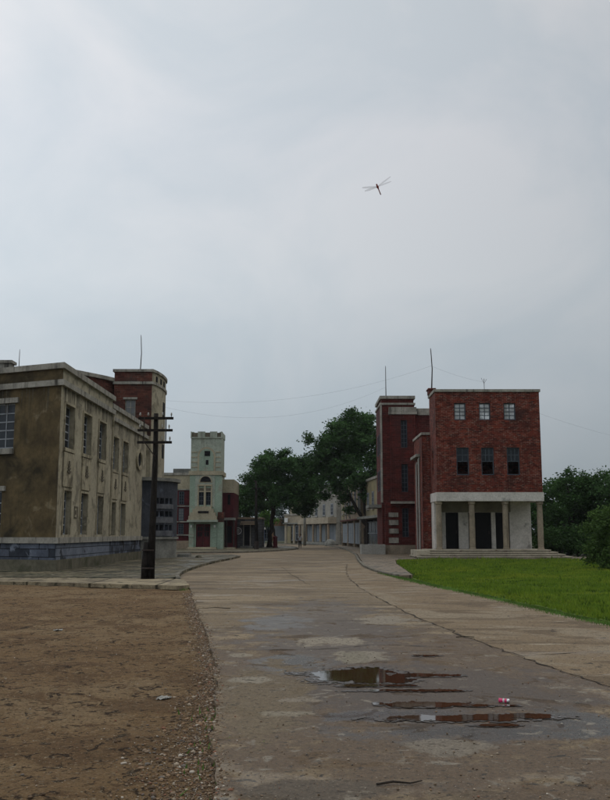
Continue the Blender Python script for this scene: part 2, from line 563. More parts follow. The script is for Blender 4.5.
def layered(name, base, layers, rough, rlayers=(), bumps=((30, 0.3, 0.01),), spec=0.35, brick=None, spots=()):
    """base colour, then (colour, scale, p0, p1, stretch, distortion) noise-masked layers; rlayers do the same to roughness"""
    m = bpy.data.materials.new(name)
    m.use_nodes = True
    t = m.node_tree
    bs = t.nodes['Principled BSDF']
    n = t.nodes.new
    l = t.links.new
    g = n('ShaderNodeNewGeometry').outputs['Position']

    def mask(sc, p0, p1, st=(1, 1, 1), dist=0.5, off=0.0, rotz=0.0):
        mpn = n('ShaderNodeMapping')
        mpn.inputs['Scale'].default_value = st
        mpn.inputs['Location'].default_value = (off, off * 1.7, 0)
        mpn.inputs['Rotation'].default_value = (0, 0, rotz)
        l(g, mpn.inputs[0])
        x = n('ShaderNodeTexNoise')
        x.inputs['Scale'].default_value = sc
        x.inputs['Detail'].default_value = 8
        x.inputs['Roughness'].default_value = 0.6
        x.inputs['Distortion'].default_value = dist
        l(mpn.outputs[0], x.inputs['Vector'])
        r = n('ShaderNodeMapRange')
        r.interpolation_type = 'SMOOTHSTEP'
        r.inputs['From Min'].default_value = p0
        r.inputs['From Max'].default_value = p1
        l(x.outputs['Fac'], r.inputs[0])
        return r.outputs[0]
    masks = []
    if spots:
        nz = n('ShaderNodeTexNoise')
        nz.inputs['Scale'].default_value = 1.7
        nz.inputs['Detail'].default_value = 9
        nz.inputs['Roughness'].default_value = 0.68
        mpn = n('ShaderNodeMapping')
        mpn.inputs['Scale'].default_value = (1, 0.8, 1)
        l(g, mpn.inputs[0])
        l(mpn.outputs[0], nz.inputs['Vector'])
        nm = n('ShaderNodeMath')
        nm.operation = 'MULTIPLY_ADD'
        nm.inputs[1].default_value = 3.6
        nm.inputs[2].default_value = -1.8
        l(nz.outputs['Fac'], nm.inputs[0])
        for (cx, cy, rx, ry, cc, ro, soft, amt) in spots:
            v1 = n('ShaderNodeVectorMath')
            v1.operation = 'SUBTRACT'
            v1.inputs[1].default_value = (cx, cy, 0)
            l(g, v1.inputs[0])
            v2 = n('ShaderNodeVectorMath')
            v2.operation = 'MULTIPLY'
            v2.inputs[1].default_value = (1 / rx, 1 / ry, 0)
            l(v1.outputs[0], v2.inputs[0])
            v3 = n('ShaderNodeVectorMath')
            v3.operation = 'LENGTH'
            l(v2.outputs[0], v3.inputs[0])
            ad = n('ShaderNodeMath')
            ad.operation = 'ADD'
            l(v3.outputs['Value'], ad.inputs[0])
            l(nm.outputs[0], ad.inputs[1])
            mr = n('ShaderNodeMapRange')
            mr.interpolation_type = 'SMOOTHSTEP'
            mr.inputs['From Min'].default_value = 1 + soft / 2
            mr.inputs['From Max'].default_value = 1 - soft / 2
            mr.inputs['To Max'].default_value = amt
            l(ad.outputs[0], mr.inputs[0])
            masks.append((mr.outputs[0], cc, ro))
    cur = None
    for i, lay in enumerate(layers):
        if lay == SPOT:
            for mo, cc, ro in masks:
                x = n('ShaderNodeMix')
                x.data_type = 'RGBA'
                l(cur, x.inputs[6])
                x.inputs[7].default_value = (*cc, 1)
                l(mo, x.inputs[0])
                cur = x.outputs[2]
            continue
        c, sc, p0, p1, *ex = lay
        x = n('ShaderNodeMix')
        x.data_type = 'RGBA'
        if cur is None:
            x.inputs[6].default_value = (*base, 1)
        else:
            l(cur, x.inputs[6])
        x.inputs[7].default_value = (*c, 1)
        l(mask(sc, p0, p1, *ex), x.inputs[0])
        cur = x.outputs[2]
    if brick:
        bt = n('ShaderNodeTexBrick')
        mpn = n('ShaderNodeMapping')
        mpn.inputs['Rotation'].default_value = (0, 0, brick.get('rot', 0))
        l(g, mpn.inputs[0])
        l(mpn.outputs[0], bt.inputs['Vector'])
        bt.inputs['Scale'].default_value = 1.0
        bt.inputs['Brick Width'].default_value = brick['w']
        bt.inputs['Row Height'].default_value = brick['h']
        bt.inputs['Mortar Size'].default_value = brick['m']
        bt.inputs['Mortar Smooth'].default_value = 0.3
        k = brick['var']
        bt.inputs['Color1'].default_value = (1 - k, 1 - k, 1 - k, 1)
        bt.inputs['Color2'].default_value = (1 + k, 1 + k, 1 + k, 1)
        bt.inputs['Mortar'].default_value = (0.25, 0.25, 0.22, 1)
        x = n('ShaderNodeMix')
        x.data_type = 'RGBA'
        x.blend_type = 'MULTIPLY'
        x.inputs[0].default_value = 1
        l(cur, x.inputs[6])
        l(bt.outputs['Color'], x.inputs[7])
        cur = x.outputs[2]
    for sc_, amp in ((14, .22), (42, .34)):
        x = n('ShaderNodeTexNoise')
        x.inputs['Scale'].default_value = sc_
        x.inputs['Detail'].default_value = 5
        x.inputs['Roughness'].default_value = 0.75
        l(g, x.inputs['Vector'])
        r = n('ShaderNodeMapRange')
        r.inputs['From Min'].default_value = 0.33
        r.inputs['From Max'].default_value = 0.67
        r.inputs['To Min'].default_value = 1 - amp
        r.inputs['To Max'].default_value = 1 + amp
        l(x.outputs['Fac'], r.inputs[0])
        vv = n('ShaderNodeVectorMath')
        vv.operation = 'SCALE'
        l(cur, vv.inputs[0])
        l(r.outputs[0], vv.inputs['Scale'])
        cur = vv.outputs[0]
    l(cur, bs.inputs['Base Color'])
    bs.inputs['Specular IOR Level'].default_value = spec
    bs.inputs['Roughness'].default_value = rough
    rc = None
    for lay in rlayers:
        if lay == SPOT:
            for mo, cc, ro in masks:
                x = n('ShaderNodeMix')
                l(rc, x.inputs[2])
                x.inputs[3].default_value = ro
                l(mo, x.inputs[0])
                rc = x.outputs[0]
            continue
        v, sc, p0, p1, *ex = lay
        x = n('ShaderNodeMix')
        if rc is None:
            x.inputs[2].default_value = rough
        else:
            l(rc, x.inputs[2])
        x.inputs[3].default_value = v
        l(mask(sc, p0, p1, *ex), x.inputs[0])
        rc = x.outputs[0]
    if rc is not None:
        l(rc, bs.inputs['Roughness'])
    last = None
    for sc, st, d in bumps:
        x = n('ShaderNodeTexNoise')
        x.inputs['Scale'].default_value = sc
        x.inputs['Detail'].default_value = 6
        x.inputs['Roughness'].default_value = 0.65
        l(g, x.inputs['Vector'])
        b = n('ShaderNodeBump')
        b.inputs['Strength'].default_value = st
        b.inputs['Distance'].default_value = d
        l(x.outputs['Fac'], b.inputs['Height'])
        if last:
            l(last, b.inputs['Normal'])
        last = b.outputs[0]
    l(last, bs.inputs['Normal'])
    return m


def gp(px, py):
    X_ = (px - 305) / 900
    u = (400 - py) / 900
    c = math.sin(PITCH) + u * math.cos(PITCH)
    t = -CAM_H / c
    return X_ * t, (math.cos(PITCH) - u * math.sin(PITCH)) * t


def spot(px, py, hw, hh, col, ro, soft=0.35, amt=1.0):
    x, y = gp(px, py)
    _, ya = gp(px, py - hh)
    _, yb = gp(px, py + hh)
    return (x, (ya + yb) / 2, hw / 900 * y, (ya - yb) / 2, col, ro, soft, amt)


WETC, DAMP = (0.064, 0.046, 0.031), (0.092, 0.062, 0.037)
PALE = (0.215, 0.185, 0.140)
ROADSPOTS = [spot(430, 735, 340, 110, DAMP, .62, .5, .9), spot(330, 640, 75, 40, WETC, .42, .4, .7),
             spot(480, 732, 125, 9, (.05, .043, .037), .22, .7), spot(292, 668, 38, 13, (.06, .05, .04), .2, .6), spot(575, 722, 40, 14, (.05, .045, .04), .2, .6),
             spot(420, 695, 150, 30, (.064, .046, .032), .5, .6, .9), spot(277, 622, 30, 7, (.08, .066, .052), .35, .7), spot(400, 716, 70, 6, (.06, .05, .045), .15, .7),
             spot(262, 700, 46, 34, (.13, .100, .062), .8, .4, .9), spot(327, 641, 34, 4.5, PALE, .85, .3), spot(361, 656, 25, 5, (.19, .165, .125), .85, .3),
             spot(452, 748, 34, 9, (.16, .137, .105), .8, .35, .9), spot(385, 620, 26, 4, PALE, .85, .3, .9), spot(355, 657, 12, 6, (.17, .15, .11), .85, .3),
             spot(310, 790, 70, 12, (.085, .066, .046), .7, .4), spot(250, 680, 18, 3, (.22, .195, .15), .9, .5, .8), spot(290, 714, 25, 3, (.2, .175, .13), .9, .5, .8),
             spot(245, 655, 12, 2, (.23, .2, .15), .9, .5, .8), spot(300, 700, 20, 2, (.2, .17, .13), .9, .5, .8)]
M['road'] = layered('wet_worn_road', (0.160, 0.120, 0.073),
                    [((0.215, 0.165, 0.102), 0.45, 0.47, 0.55, (0.5, 1.2, 1), 0.8, 3.1),
                     ((0.100, 0.074, 0.047), 0.6, 0.52, 0.60, (0.5, 1.4, 1), 0.8, 12.0),
                     ((0.215, 0.185, 0.140), 0.8, 0.60, 0.66, (0.5, 1.9, 1), 1.2, 7.0),
                     SPOT,
                     ((0.17, 0.145, 0.108), 3.5, 0.59, 0.66, (1, 1, 1), 0.5, 1.0),
                     ((0.036, 0.029, 0.021), 5.0, 0.62, 0.68, (1, 1.4, 1), 0.6, 4.0),
                     ((0.048, 0.037, 0.026), 15.0, 0.57, 0.64, (1, 1, 1), 0.3, 14.0),
                     ((0.22, 0.19, 0.15), 34.0, 0.62, 0.68, (1, 1, 1), 0.2, 2.0)],
                    0.8, [(0.40, 0.42, 0.57, 0.62, (0.5, 1.3, 1), 0.8, 21.0), SPOT, (0.9, 1.3, 0.57, 0.62, (1, 1, 1), 0.8, 9.0)],
                    ((60, 0.6, 0.010), (9, 0.35, 0.02)), 0.2, spots=ROADSPOTS)
M['roadside'] = layered('dry_concrete_apron', (0.168, 0.122, 0.072),
                        [((0.200, 0.158, 0.104), 0.5, 0.47, 0.56, (1, 1, 1), 0.8, 3.1),
                         ((0.115, 0.082, 0.048), 0.8, 0.53, 0.60, (.6, 1.3, 1), 0.8, 12.0),
                         ((0.26, 0.215, 0.15), 1.1, 0.60, 0.66, (.5, 1.8, 1), 1.0, 7.0),
                         ((0.04, 0.031, 0.022), 5.0, 0.62, 0.67, (1, 1, 1), 0.5, 1.0),
                         ((0.055, 0.042, 0.03), 15.0, 0.58, 0.64, (1, 1, 1), 0.3, 14.0),
                         ((0.22, 0.19, 0.15), 34.0, 0.62, 0.68, (1, 1, 1), 0.2, 2.0)],
                        0.85, [(0.45, 0.5, 0.58, 0.64, (.6, 1.2, 1), 0.8, 5.0)], ((55, 0.5, 0.008), (8, 0.3, 0.02)), 0.2,
                        spots=[])
M['yard'] = layered('wet_brown_dirt', (0.175, 0.112, 0.056),
                    [((0.215, 0.148, 0.080), 0.30, 0.47, 0.56, (1, 1, 1), 0.6, 3.1),
                     ((0.130, 0.080, 0.040), 0.8, 0.50, 0.60, (1, 1, 1), 0.6, 9.0),
                     ((0.115, 0.070, 0.036), 2.6, 0.56, 0.64, (1, 1, 1), 0.8, 33.0),
                     ((0.036, 0.023, 0.013), 6.0, 0.57, 0.62, (1.0, 0.8, 1), 0.9, 12.0, .25),
                     ((0.050, 0.033, 0.019), 13.0, 0.59, 0.64, (1, .8, 1), 0.5, 1.0, -.2),
                     ((0.235, 0.185, 0.120), 16.0, 0.60, 0.66, (1, 1, 1), 0.4, 22.0),
                     ((0.07, 0.05, 0.03), 40.0, 0.58, 0.66, (1, 1, 1), 0.2, 42.0),
                     ((0.27, 0.22, 0.15), 38.0, 0.61, 0.67, (1, 1, 1), 0.2, 2.0)],
                    0.9, (), ((50, 1.0, 0.02), (11, 1.0, 0.07), (4, .6, .08)), 0.10)
M['pave'] = layered('wet_flagstones', (0.100, 0.086, 0.050),
                    [((0.155, 0.132, 0.082), 0.7, 0.48, 0.58), ((0.036, 0.038, 0.020), 0.8, 0.5, 0.60, (1, 1, 1), 0.5, 8.0),
                     ((0.20, 0.175, 0.13), 1.6, 0.58, 0.64, (1, 1, 1), 0.5, 3.0)],
                    0.75, [(0.35, 0.5, 0.53, 0.60, (1, 1, 1), 0.5, 5.0)], ((20, 0.6, 0.015),), 0.25, dict(w=1.0, h=0.5, m=0.06, var=0.5))
M['slab'] = layered('pale_kerb_slabs', (0.235, 0.195, 0.125),
                    [((0.125, 0.10, 0.066), 0.9, 0.48, 0.60), ((0.055, 0.048, 0.03), 2.5, 0.56, 0.64, (1, 1, 1), 0.5, 8.0)],
                    0.8, (), ((20, 0.4, 0.01),), 0.2, dict(w=2.4, h=20, m=0.05, var=0.12))
M['kerb'] = mk('kerb_stone', (0.19, 0.175, 0.14), (0.11, 0.10, 0.08), 1.2, bump=0.4, bscale=10, patch=((0.06, 0.06, 0.035), 1.5, 0.55, 0.68))
M['path'] = layered('tan_paving', (0.165, 0.125, 0.080), [((0.105, 0.085, 0.06), 0.7, 0.45, 0.62), ((0.07, 0.07, 0.035), 1.0, 0.58, 0.66, (1, 1, 1), 0.5, 8.0)],
                    0.65, [(0.4, 0.5, 0.5, 0.62, (1, 1, 1), 0.5, 5.0)], ((20, 0.4, 0.01),), 0.35, dict(w=0.9, h=0.9, m=0.035, var=0.2, rot=0.2))
M['lawn'] = layered('lawn_soil', (0.080, 0.125, 0.014), [((0.050, 0.090, 0.008), 0.35, 0.45, 0.62), ((0.11, 0.15, 0.016), 1.1, 0.55, 0.68, (1, 1, 1), 0.5, 8.0)],
                    0.8, (), ((14, 0.8, 0.05),), 0.2)
M['blade'] = mk('grass_blade', (0.165, 0.240, 0.022), (0.088, 0.155, 0.016), 1.3, rough=0.7, bump=0, grain=0.4, bscale=9, trans=0.3,
                patch=((0.21, 0.26, 0.026), 0.35, 0.52, 0.66), patch2=((0.045, 0.085, 0.012), 1.6, .56, .64))
M['stonebit'] = mk('pebbles', (0.20, 0.165, 0.115), (0.085, 0.07, 0.05), 7, bump=0.3, bscale=60, grain=0.35, patch=((0.24, 0.15, 0.08), 9, 0.6, 0.66))
_t = M['stonebit'].node_tree
_g = _t.nodes.new('ShaderNodeNewGeometry')
_r = _t.nodes.new('ShaderNodeValToRGB')
_r.color_ramp.interpolation = 'CONSTANT'
_els = [(0.0, (0.095, 0.065, 0.042)), (0.22, (0.15, 0.105, 0.068)), (0.42, (0.21, 0.155, 0.105)), (0.60, (0.15, 0.13, 0.11)), (0.70, (0.27, 0.18, 0.11)),
        (0.80, (0.33, 0.27, 0.20)), (0.89, (0.22, 0.11, 0.07)), (0.95, (0.45, 0.40, 0.33))]
_r.color_ramp.elements[0].color = (*_els[0][1], 1)
_r.color_ramp.elements[1].position = _els[1][0]
_r.color_ramp.elements[1].color = (*_els[1][1], 1)
for _p, _c in _els[2:]:
    _q = _r.color_ramp.elements.new(_p)
    _q.color = (*_c, 1)
_t.links.new(_g.outputs['Random Per Island'], _r.inputs[0])
_t.links.new(_r.outputs[0], _t.nodes['Principled BSDF'].inputs['Base Color'])
M['water'] = mk('puddle_water', (0.050, 0.024, 0.011), (0.034, 0.018, 0.009), 2, rough=0.02, bump=0.012, bscale=5, spec=0.5, grain=0)


M['silt'] = mk('damp_silt', (0.050, 0.035, 0.024), (0.034, 0.025, 0.018), 5, rough=0.42, bump=0.3, bscale=50, bdist=.004, spec=0.3)


# ------------------------------------------------------------------ setting
def sheet(name, poly, z, mat, label=None, thick=None):
    m = MB()
    if thick:
        m.prism(poly, z - thick, z)
    else:
        tri = tessellate_polygon([[Vector((p[0], p[1], 0)) for p in poly]])
        for t in tri:
            a = [poly[k] for k in t]
            cr = (a[1][0] - a[0][0]) * (a[2][1] - a[0][1]) - (a[1][1] - a[0][1]) * (a[2][0] - a[0][0])
            if cr < 0:
                a.reverse()
            m.face([(p[0], p[1], z) for p in a], [(p[0], p[1]) for p in a])
    return struct(m.build(name, mat), label)


def smooth_line(pts, k=4, jit=0.0, rnd=random.Random(3)):
    o = []
    P = [Vector((p[0], p[1])) for p in pts]
    for i in range(len(P) - 1):
        p0, p1, p2, p3 = P[max(i - 1, 0)], P[i], P[i + 1], P[min(i + 2, len(P) - 1)]
        for j in range(k):
            t = j / k
            q = 0.5 * ((2 * p1) + (p2 - p0) * t + (2 * p0 - 5 * p1 + 4 * p2 - p3) * t * t + (3 * p1 - p0 - 3 * p2 + p3) * t ** 3)
            o.append((q.x + rnd.uniform(-jit, jit), q.y))
    o.append((P[-1].x, P[-1].y))
    return o


sheet('ground', [(-1500, -300), (1500, -300), (1500, 2500), (-1500, 2500)], -0.14, M['ground'], 'rough earth reaching the horizon')

LEFT_EDGE = smooth_line([(0.1, -12), (-0.45, 2.0), (-0.62, 6.3), (-0.79, 8.0), (-0.96, 9.9), (-1.19, 12.4), (-1.6, 15.3), (-2.3, 19.9),
                         (-3.05, 25), (-3.6, 29.0)], 8, 0.035)
LEFT2 = smooth_line([(-3.6, 29.0), (-4.35, 32.6), (-5.0, 36.5), (-5.35, 41), (-5.45, 47), (-5.3, 54), (-4.9, 61), (-4.7, 66.6)], 3)
RIGHT_EDGE = smooth_line([(16, -12), (10.5, 4), (7.4, 12), (5.86, 17.75), (5.15, 24.3), (4.35, 30.5), (3.75, 36), (3.3, 42), (3.1, 48), (3.35, 58), (4.0, 73), (4.25, 90), (4.1, 107), (2.6, 130), (0.5, 139), (-6, 146), (-16, 150), (-45, 153)], 3)
road = LEFT_EDGE[:-1] + LEFT2 + [(-5.4, 69.4), (-7, 70.8), (-45, 72), (-45, 79.3), (-9, 79.0), (-5.4, 81), (-3.4, 86), (-1.6, 93), (-0.7, 100.5), (-0.9, 108),
                             (-2.6, 120), (-6, 131), (-14, 139), (-45, 145)] + RIGHT_EDGE[::-1]
sheet('road', road[::-1], 0.0, M['road'], 'wet worn concrete road with dusty patches', thick=0.12)
# drier concrete apron between the main crack and the lawn
crack_line = smooth_line([(5.2, 4.0), (4.2, 7.5), (3.55, 10.5), (3.05, 13.5), (2.55, 17.5), (2.1, 23.0), (1.75, 31), (1.9, 42), (2.4, 52)], 3, 0.02)
apron = crack_line + [p for p in RIGHT_EDGE[::-1] if p[1] < 52 and p[1] > 4]
sheet('road_apron', [(x - (0.03 if i >= len(crack_line) else 0), y) for i, (x, y) in enumerate(apron)], 0.004, M['roadside'], 'drier tan strip of the road beside the lawn')


def ribbon(name, pts, wd, z, mat, label=None, rnd=random.Random(5)):
    m = MB()
    P = [Vector((p[0], p[1], 0)) for p in pts]
    prev = None
    for i, p in enumerate(P):
        d = (P[min(i + 1, len(P) - 1)] - P[max(i - 1, 0)]).normalized()
        nn = Vector((-d.y, d.x, 0))
        h = wd * rnd.choice((.15, .3, .6, .9, 1.5)) / 2
        c = (p + nn * h, p - nn * h)
        if prev:
            m.face([(prev[1].x, prev[1].y, z), (c[1].x, c[1].y, z), (c[0].x, c[0].y, z), (prev[0].x, prev[0].y, z)])
        prev = c
    return struct(m.build(name, mat), label)


M['crack'] = mk('crack_dirt', (0.05, 0.04, 0.029), (0.028, 0.022, 0.017), 4, bump=0.2)
ribbon('road_crack', smooth_line(crack_line, 7, 0.055), 0.032, 0.008, M['crack'], 'long crack along the road')
rr = random.Random(9)
for pts in ([(-2.0, 18.3), (0.5, 18.6), (2.45, 18.4)], [(-1.4, 14.0), (0.2, 14.1), (1.2, 14.6), (2.2, 14.3)], [(-3.2, 26.5), (-0.5, 26.9), (2.0, 26.6), (4.7, 27)],
            [(-4.3, 34), (-1, 34.3), (1.8, 34.0), (3.8, 34.5)], [(-5.1, 43), (-1, 43.5), (3.0, 43)], [(0.3, 30), (-0.3, 36), (-1.2, 47)],
            [(-5.1, 54), (-1, 54.5), (3.1, 54)], [(3.1, 13.3), (4.6, 13.8), (6.6, 13.5)], [(2.1, 24), (3.5, 23.7), (5.0, 24.2)]):
    ribbon('road_crack', smooth_line(pts, 10, 0.05, rr), 0.024, 0.0085, M['crack'], None, rr)

# brown dirt yard, with a slightly uneven surface
ymb = MB()
ny, nx = 150, 90
edge = sorted(LEFT_EDGE, key=lambda p: p[1])
ey = np.array([p[1] for p in edge])
ex = np.array([p[0] for p in edge])


def left_edge_x(y):
    return float(np.interp(y, ey, ex))


def yard_z(x, y):
    s = 0.012 * math.sin(x * 3.1 + 1.3 * math.sin(y * 2.3)) + 0.012 * math.sin(y * 4.1 + 1.7 * math.sin(x * 1.9)) + 0.02 * math.sin(x * 0.7 + y * 0.5)
    d = left_edge_x(y) - x
    return -0.045 + s * min(1, d / 0.6) + 0.012 * min(1, d / 2)


ys = [-10 + 14 * i / 20 for i in range(20)] + [4 + (32.5 - 4) * (i / 129) ** 1.2 for i in range(130)]
g_ = []
for y in ys:
    xr = left_edge_x(y) + 0.01
    g_.append([(xr - 40 * (j / nx) ** 2.0, y) for j in range(nx + 1)])
for i in range(len(ys) - 1):
    for j in range(nx):
        q = [g_[i][j + 1], g_[i][j], g_[i + 1][j], g_[i + 1][j + 1]]
        ymb.face([(a, b, yard_z(a, b)) for a, b in q], [(a, b) for a, b in q])
struct(ymb.build('dirt_yard', M['yard'], None, smooth=True), 'bare brown dirt yard left of the road')

# pavements
pav = [(-45, 34.2), (-11.2, 34.6), (-5.0, 34.0)] + [p for p in LEFT2 if p[1] > 34.5] + [(-5.4, 69.4), (-7, 70.8), (-45, 72)]
sheet('pavement', pav, 0.10, M['pave'], 'wet mossy flagstone pavement by the beige building', thick=0.14)
slabp = smooth_line([(-45, 31.4), (-16, 31.9), (-10.8, 31.9), (-7.8, 30.9), (-3.95, 29.3)], 14, .07) + [(-3.75, 29.8), (-4.4, 33.3), (-5.0, 33.96), (-11.2, 34.55), (-45, 34.15)]
sheet('pavement_edge', slabp, 0.085, M['slab'], 'pale slab strip along the pavement', thick=0.13)
pav2 = [(-45, 79.5), (-9, 79.2), (-5.5, 81.2), (-3.6, 86.2), (-1.8, 93.2), (-0.95, 100.5), (-1.15, 108), (-2.8, 120), (-6.2, 131), (-14, 138.8), (-45, 144.8)]
sheet('pavement', pav2, 0.10, M['pave'], 'flagstone pavement island before the mint tower', thick=0.14)
path = [(3.14, 48), (3.2, 44), (3.36, 41), (3.55, 38.6), (3.82, 36.4), (4.3, 36.6), (4.6, 42), (5.0, 50), (5.6, 56.8), (6.7, 59.0), (12, 59.3), (22, 59.5), (22, 61.0), (12, 73), (11, 98), (8.5, 118), (4.5, 134), (1.2, 141.5), (-5.6, 148.5), (-16, 153), (-45, 156),
        (-45, 153.3), (-16, 150.3), (-6, 146.3), (0.6, 139.3), (2.8, 130.2), (4.3, 107), (4.45, 90), (4.2, 73), (3.55, 58)]
sheet('pavement', path, 0.09, M['path'], 'tan paved walk in front of the red building', thick=0.2)


def kerb(pts, wd=0.16, z0=-0.1, z1=0.13, label=None):
    m = MB()
    P = [Vector((p[0], p[1], 0)) for p in pts]
    for a, b in zip(P, P[1:]):
        d = (b - a)
        ln = d.length
        k = max(1, round(ln / 1.0))
        d.normalize()
        nn = Vector((-d.y, d.x, 0)) * wd / 2
        for i in range(k):
            s, e2 = a + d * (ln * i / k + 0.012), a + d * (ln * (i + 1) / k - 0.012)
            j = random.uniform(-0.012, 0.012)
            pl = [s - nn, e2 - nn, e2 + nn, s + nn]
            m.prism([(q.x, q.y) for q in pl], z0, z1 + j)
    return struct(m.build('kerb', M['kerb']), label)


kerb([(p[0] - 0.09, p[1]) for p in LEFT2 if p[1] > 33.4] + [(-5.55, 69.3), (-7.1, 70.66), (-45, 71.85)], label='kerb of the near left pavement')
kerb([(-45, 79.4), (-9, 79.1), (-5.45, 81.1), (-3.5, 86.1), (-1.7, 93.1), (-0.8, 100.5), (-1.0, 108), (-2.7, 120), (-6.1, 131), (-14, 138.9)], label='kerb of the far pavement island')
kerb([(3.72, 36.9), (3.42, 39.5), (3.2, 43), (3.1, 48), (3.4, 58), (4.06, 73), (4.3, 90), (4.15, 107), (2.66, 130), (0.52, 139.2), (-6, 146.2)], 0.14, z1=0.095, label='kerb along the right walk')

# lawn
LAWN = smooth_line([(6.0, 17.6), (5.25, 24.3), (4.45, 30.5), (4.15, 35.0), (4.5, 37), (4.75, 42), (5.15, 50), (5.75, 56.6), (6.8, 58.8), (12, 59.15)], 14, 0.07) + [(22, 59.35), (28, 61), (30, 95), (70, 100), (70, -12), (16.2, -12), (10.7, 4), (7.55, 12)]
sheet('lawn', LAWN, 0.03, M['lawn'], 'bright green grass beside the red building', thick=0.1)


def in_poly(x, y, P):
    c = False
    for i in range(len(P)):
        x1, y1 = P[i]
        x2, y2 = P[i - 1]
        if (y1 > y) != (y2 > y) and x < (x2 - x1) * (y - y1) / (y2 - y1) + x1:
            c = not c
    return c


def fast_mesh(name, verts, nper, mat, parent=None, smooth=False):
    """verts: (n*nper,3) array, each nper verts a face"""
    off = parent_loc(parent)
    idx = None
    if isinstance(verts, tuple):
        verts, idx = verts
    verts = np.asarray(verts, dtype=np.float32).reshape(-1, 3) - np.array([off.x, off.y, off.z], dtype=np.float32)
    me = bpy.data.meshes.new(name)
    me.vertices.add(len(verts))
    me.vertices.foreach_set('co', verts.ravel())
    n = len(verts) if idx is None else len(idx)
    me.loops.add(n)
    me.loops.foreach_set('vertex_index', np.arange(n, dtype=np.int32) if idx is None else idx.astype(np.int32))
    me.polygons.add(n // nper)
    me.polygons.foreach_set('loop_start', np.arange(0, n, nper, dtype=np.int32))
    me.polygons.foreach_set('loop_total', np.full(n // nper, nper, dtype=np.int32))
    me.update(calc_edges=True)
    me.validate()
    me.materials.append(mat)
    o = bpy.data.objects.new(name, me)
    COL.objects.link(o)
    if parent:
        o.parent = parent
    return o


bl = []
cnt = 0
tuft = [(RNG.uniform(4, 24), RNG.uniform(18, 62)) for _ in range(500)]
while cnt < 125000:
    y = 11 + 50.5 * RNG.random() ** 1.05
    x = RNG.uniform(4.2, 0.36 * y + 5)
    if not in_poly(x, y, LAWN):
        continue
    cl = 0.6 + 0.5 * math.sin(x * 1.3 + 2 * math.sin(y * 0.6)) * math.sin(y * 0.9 + x * 0.4)
    h = RNG.uniform(0.03, 0.11) * (0.5 + cl * 0.9) * (2.0 if RNG.random() < .03 else 1) * (1 + (y > 50) * 0.3)
    a = RNG.uniform(0, 2 * math.pi)
    wd = 0.012 + 0.0005 * y
    dx, dy = math.cos(a) * wd, math.sin(a) * wd
    lx, ly = RNG.normal(0, 0.025), RNG.normal(0, 0.025)
    bl += [(x - dx, y - dy, 0.025), (x + dx, y + dy, 0.025), (x + lx, y + ly, 0.03 + h)]
    cnt += 1
tag(fast_mesh('grass', bl, 3, M['blade']), 'short green grass of the lawn', None, None, 'stuff')

# ragged grass along pavement edges and weeds
wl = []
for (poly, n_, hh) in (([(p[0] - 0.05, p[1]) for p in RIGHT_EDGE if 14 < p[1] < 40], 6500, 0.09), ([(p[0] - 0.2, p[1]) for p in LEFT2], 500, 0.05), ([(-0.66, 6.4), (-0.83, 8.0), (-1.0, 9.6)], 45, 0.02)):
    for _ in range(n_):
        i = RNG.integers(0, len(poly) - 1)
        t = RNG.random()
        x = poly[i][0] * (1 - t) + poly[i + 1][0] * t + RNG.normal(0, 0.12)
        y = poly[i][1] * (1 - t) + poly[i + 1][1] * t + RNG.normal(0, 0.05)
        a = RNG.uniform(0, 6.28)
        wd = 0.012
        wl += [(x - math.cos(a) * wd, y - math.sin(a) * wd, -0.06), (x + math.cos(a) * wd, y + math.sin(a) * wd, -0.06), (x + RNG.normal(0, .03), y + RNG.normal(0, .03), RNG.uniform(0.3, 1) * hh)]
tag(fast_mesh('weeds', wl, 3, M['leaf_light']), 'thin weeds along the road edges', None, None, 'stuff')

# gravel along the left road edge
gv = []
ICO = None
bmi = bmesh.new()
bmesh.ops.create_icosphere(bmi, subdivisions=1, radius=1)
iv = np.array([v.co[:] for v in bmi.verts])
ifc = np.array([[v.index for v in f.verts] for f in bmi.faces])
bmi.free()


def scatter_stones(pos, size, squash=0.6):
    n = len(pos)
    rot = RNG.uniform(0, 2 * np.pi, n)
    sc = np.stack([size * RNG.uniform(0.7, 1.35, n), size * RNG.uniform(0.7, 1.2, n), size * squash * RNG.uniform(0.7, 1.2, n)], 1)
    V = iv[None] * sc[:, None, :] * RNG.uniform(0.8, 1.2, (n, len(iv), 1))
    c, s = np.cos(rot)[:, None], np.sin(rot)[:, None]
    x = V[..., 0] * c - V[..., 1] * s
    y = V[..., 0] * s + V[..., 1] * c
    V = np.stack([x, y, V[..., 2]], -1) + np.asarray(pos)[:, None, :]
    return V.reshape(-1, 3), (ifc[None] + (np.arange(n) * len(iv))[:, None, None]).reshape(-1)


ps, sz = [], []
for _ in range(26000):
    y = 5.6 + 22 * RNG.random() ** 1.7
    spread = 0.20 + 0.30 * max(0, (11 - y) / 5)
    d = abs(RNG.normal(0, 1)) * spread * 0.7
    if RNG.random() < 0.15:
        d = RNG.uniform(0, 3.5)
    x = left_edge_x(y) + 0.02 - d
    r_ = RNG.choice([0.003, 0.005, 0.008, 0.013, 0.024], p=[.40, .33, .19, .065, .015]) * (1 if d < 0.8 else 0.7)
    ps.append((x, y, yard_z(x, y) + r_ * 0.15 + 0.004))
    sz.append(r_)
for _ in range(900):      # embedded in the road edge
    y = 5.6 + 22 * RNG.random() ** 1.7
    x = left_edge_x(y) + abs(RNG.normal(0, 0.05))
    ps.append((x, y, 0.002))
    sz.append(RNG.choice([0.006, 0.010, 0.018], p=[.5, .4, .1]))
tag(fast_mesh('gravel', scatter_stones(ps, np.array(sz)), 3, M['stonebit']), 'loose gravel along the broken road edge', None, None, 'stuff')
ps, sz = [], []
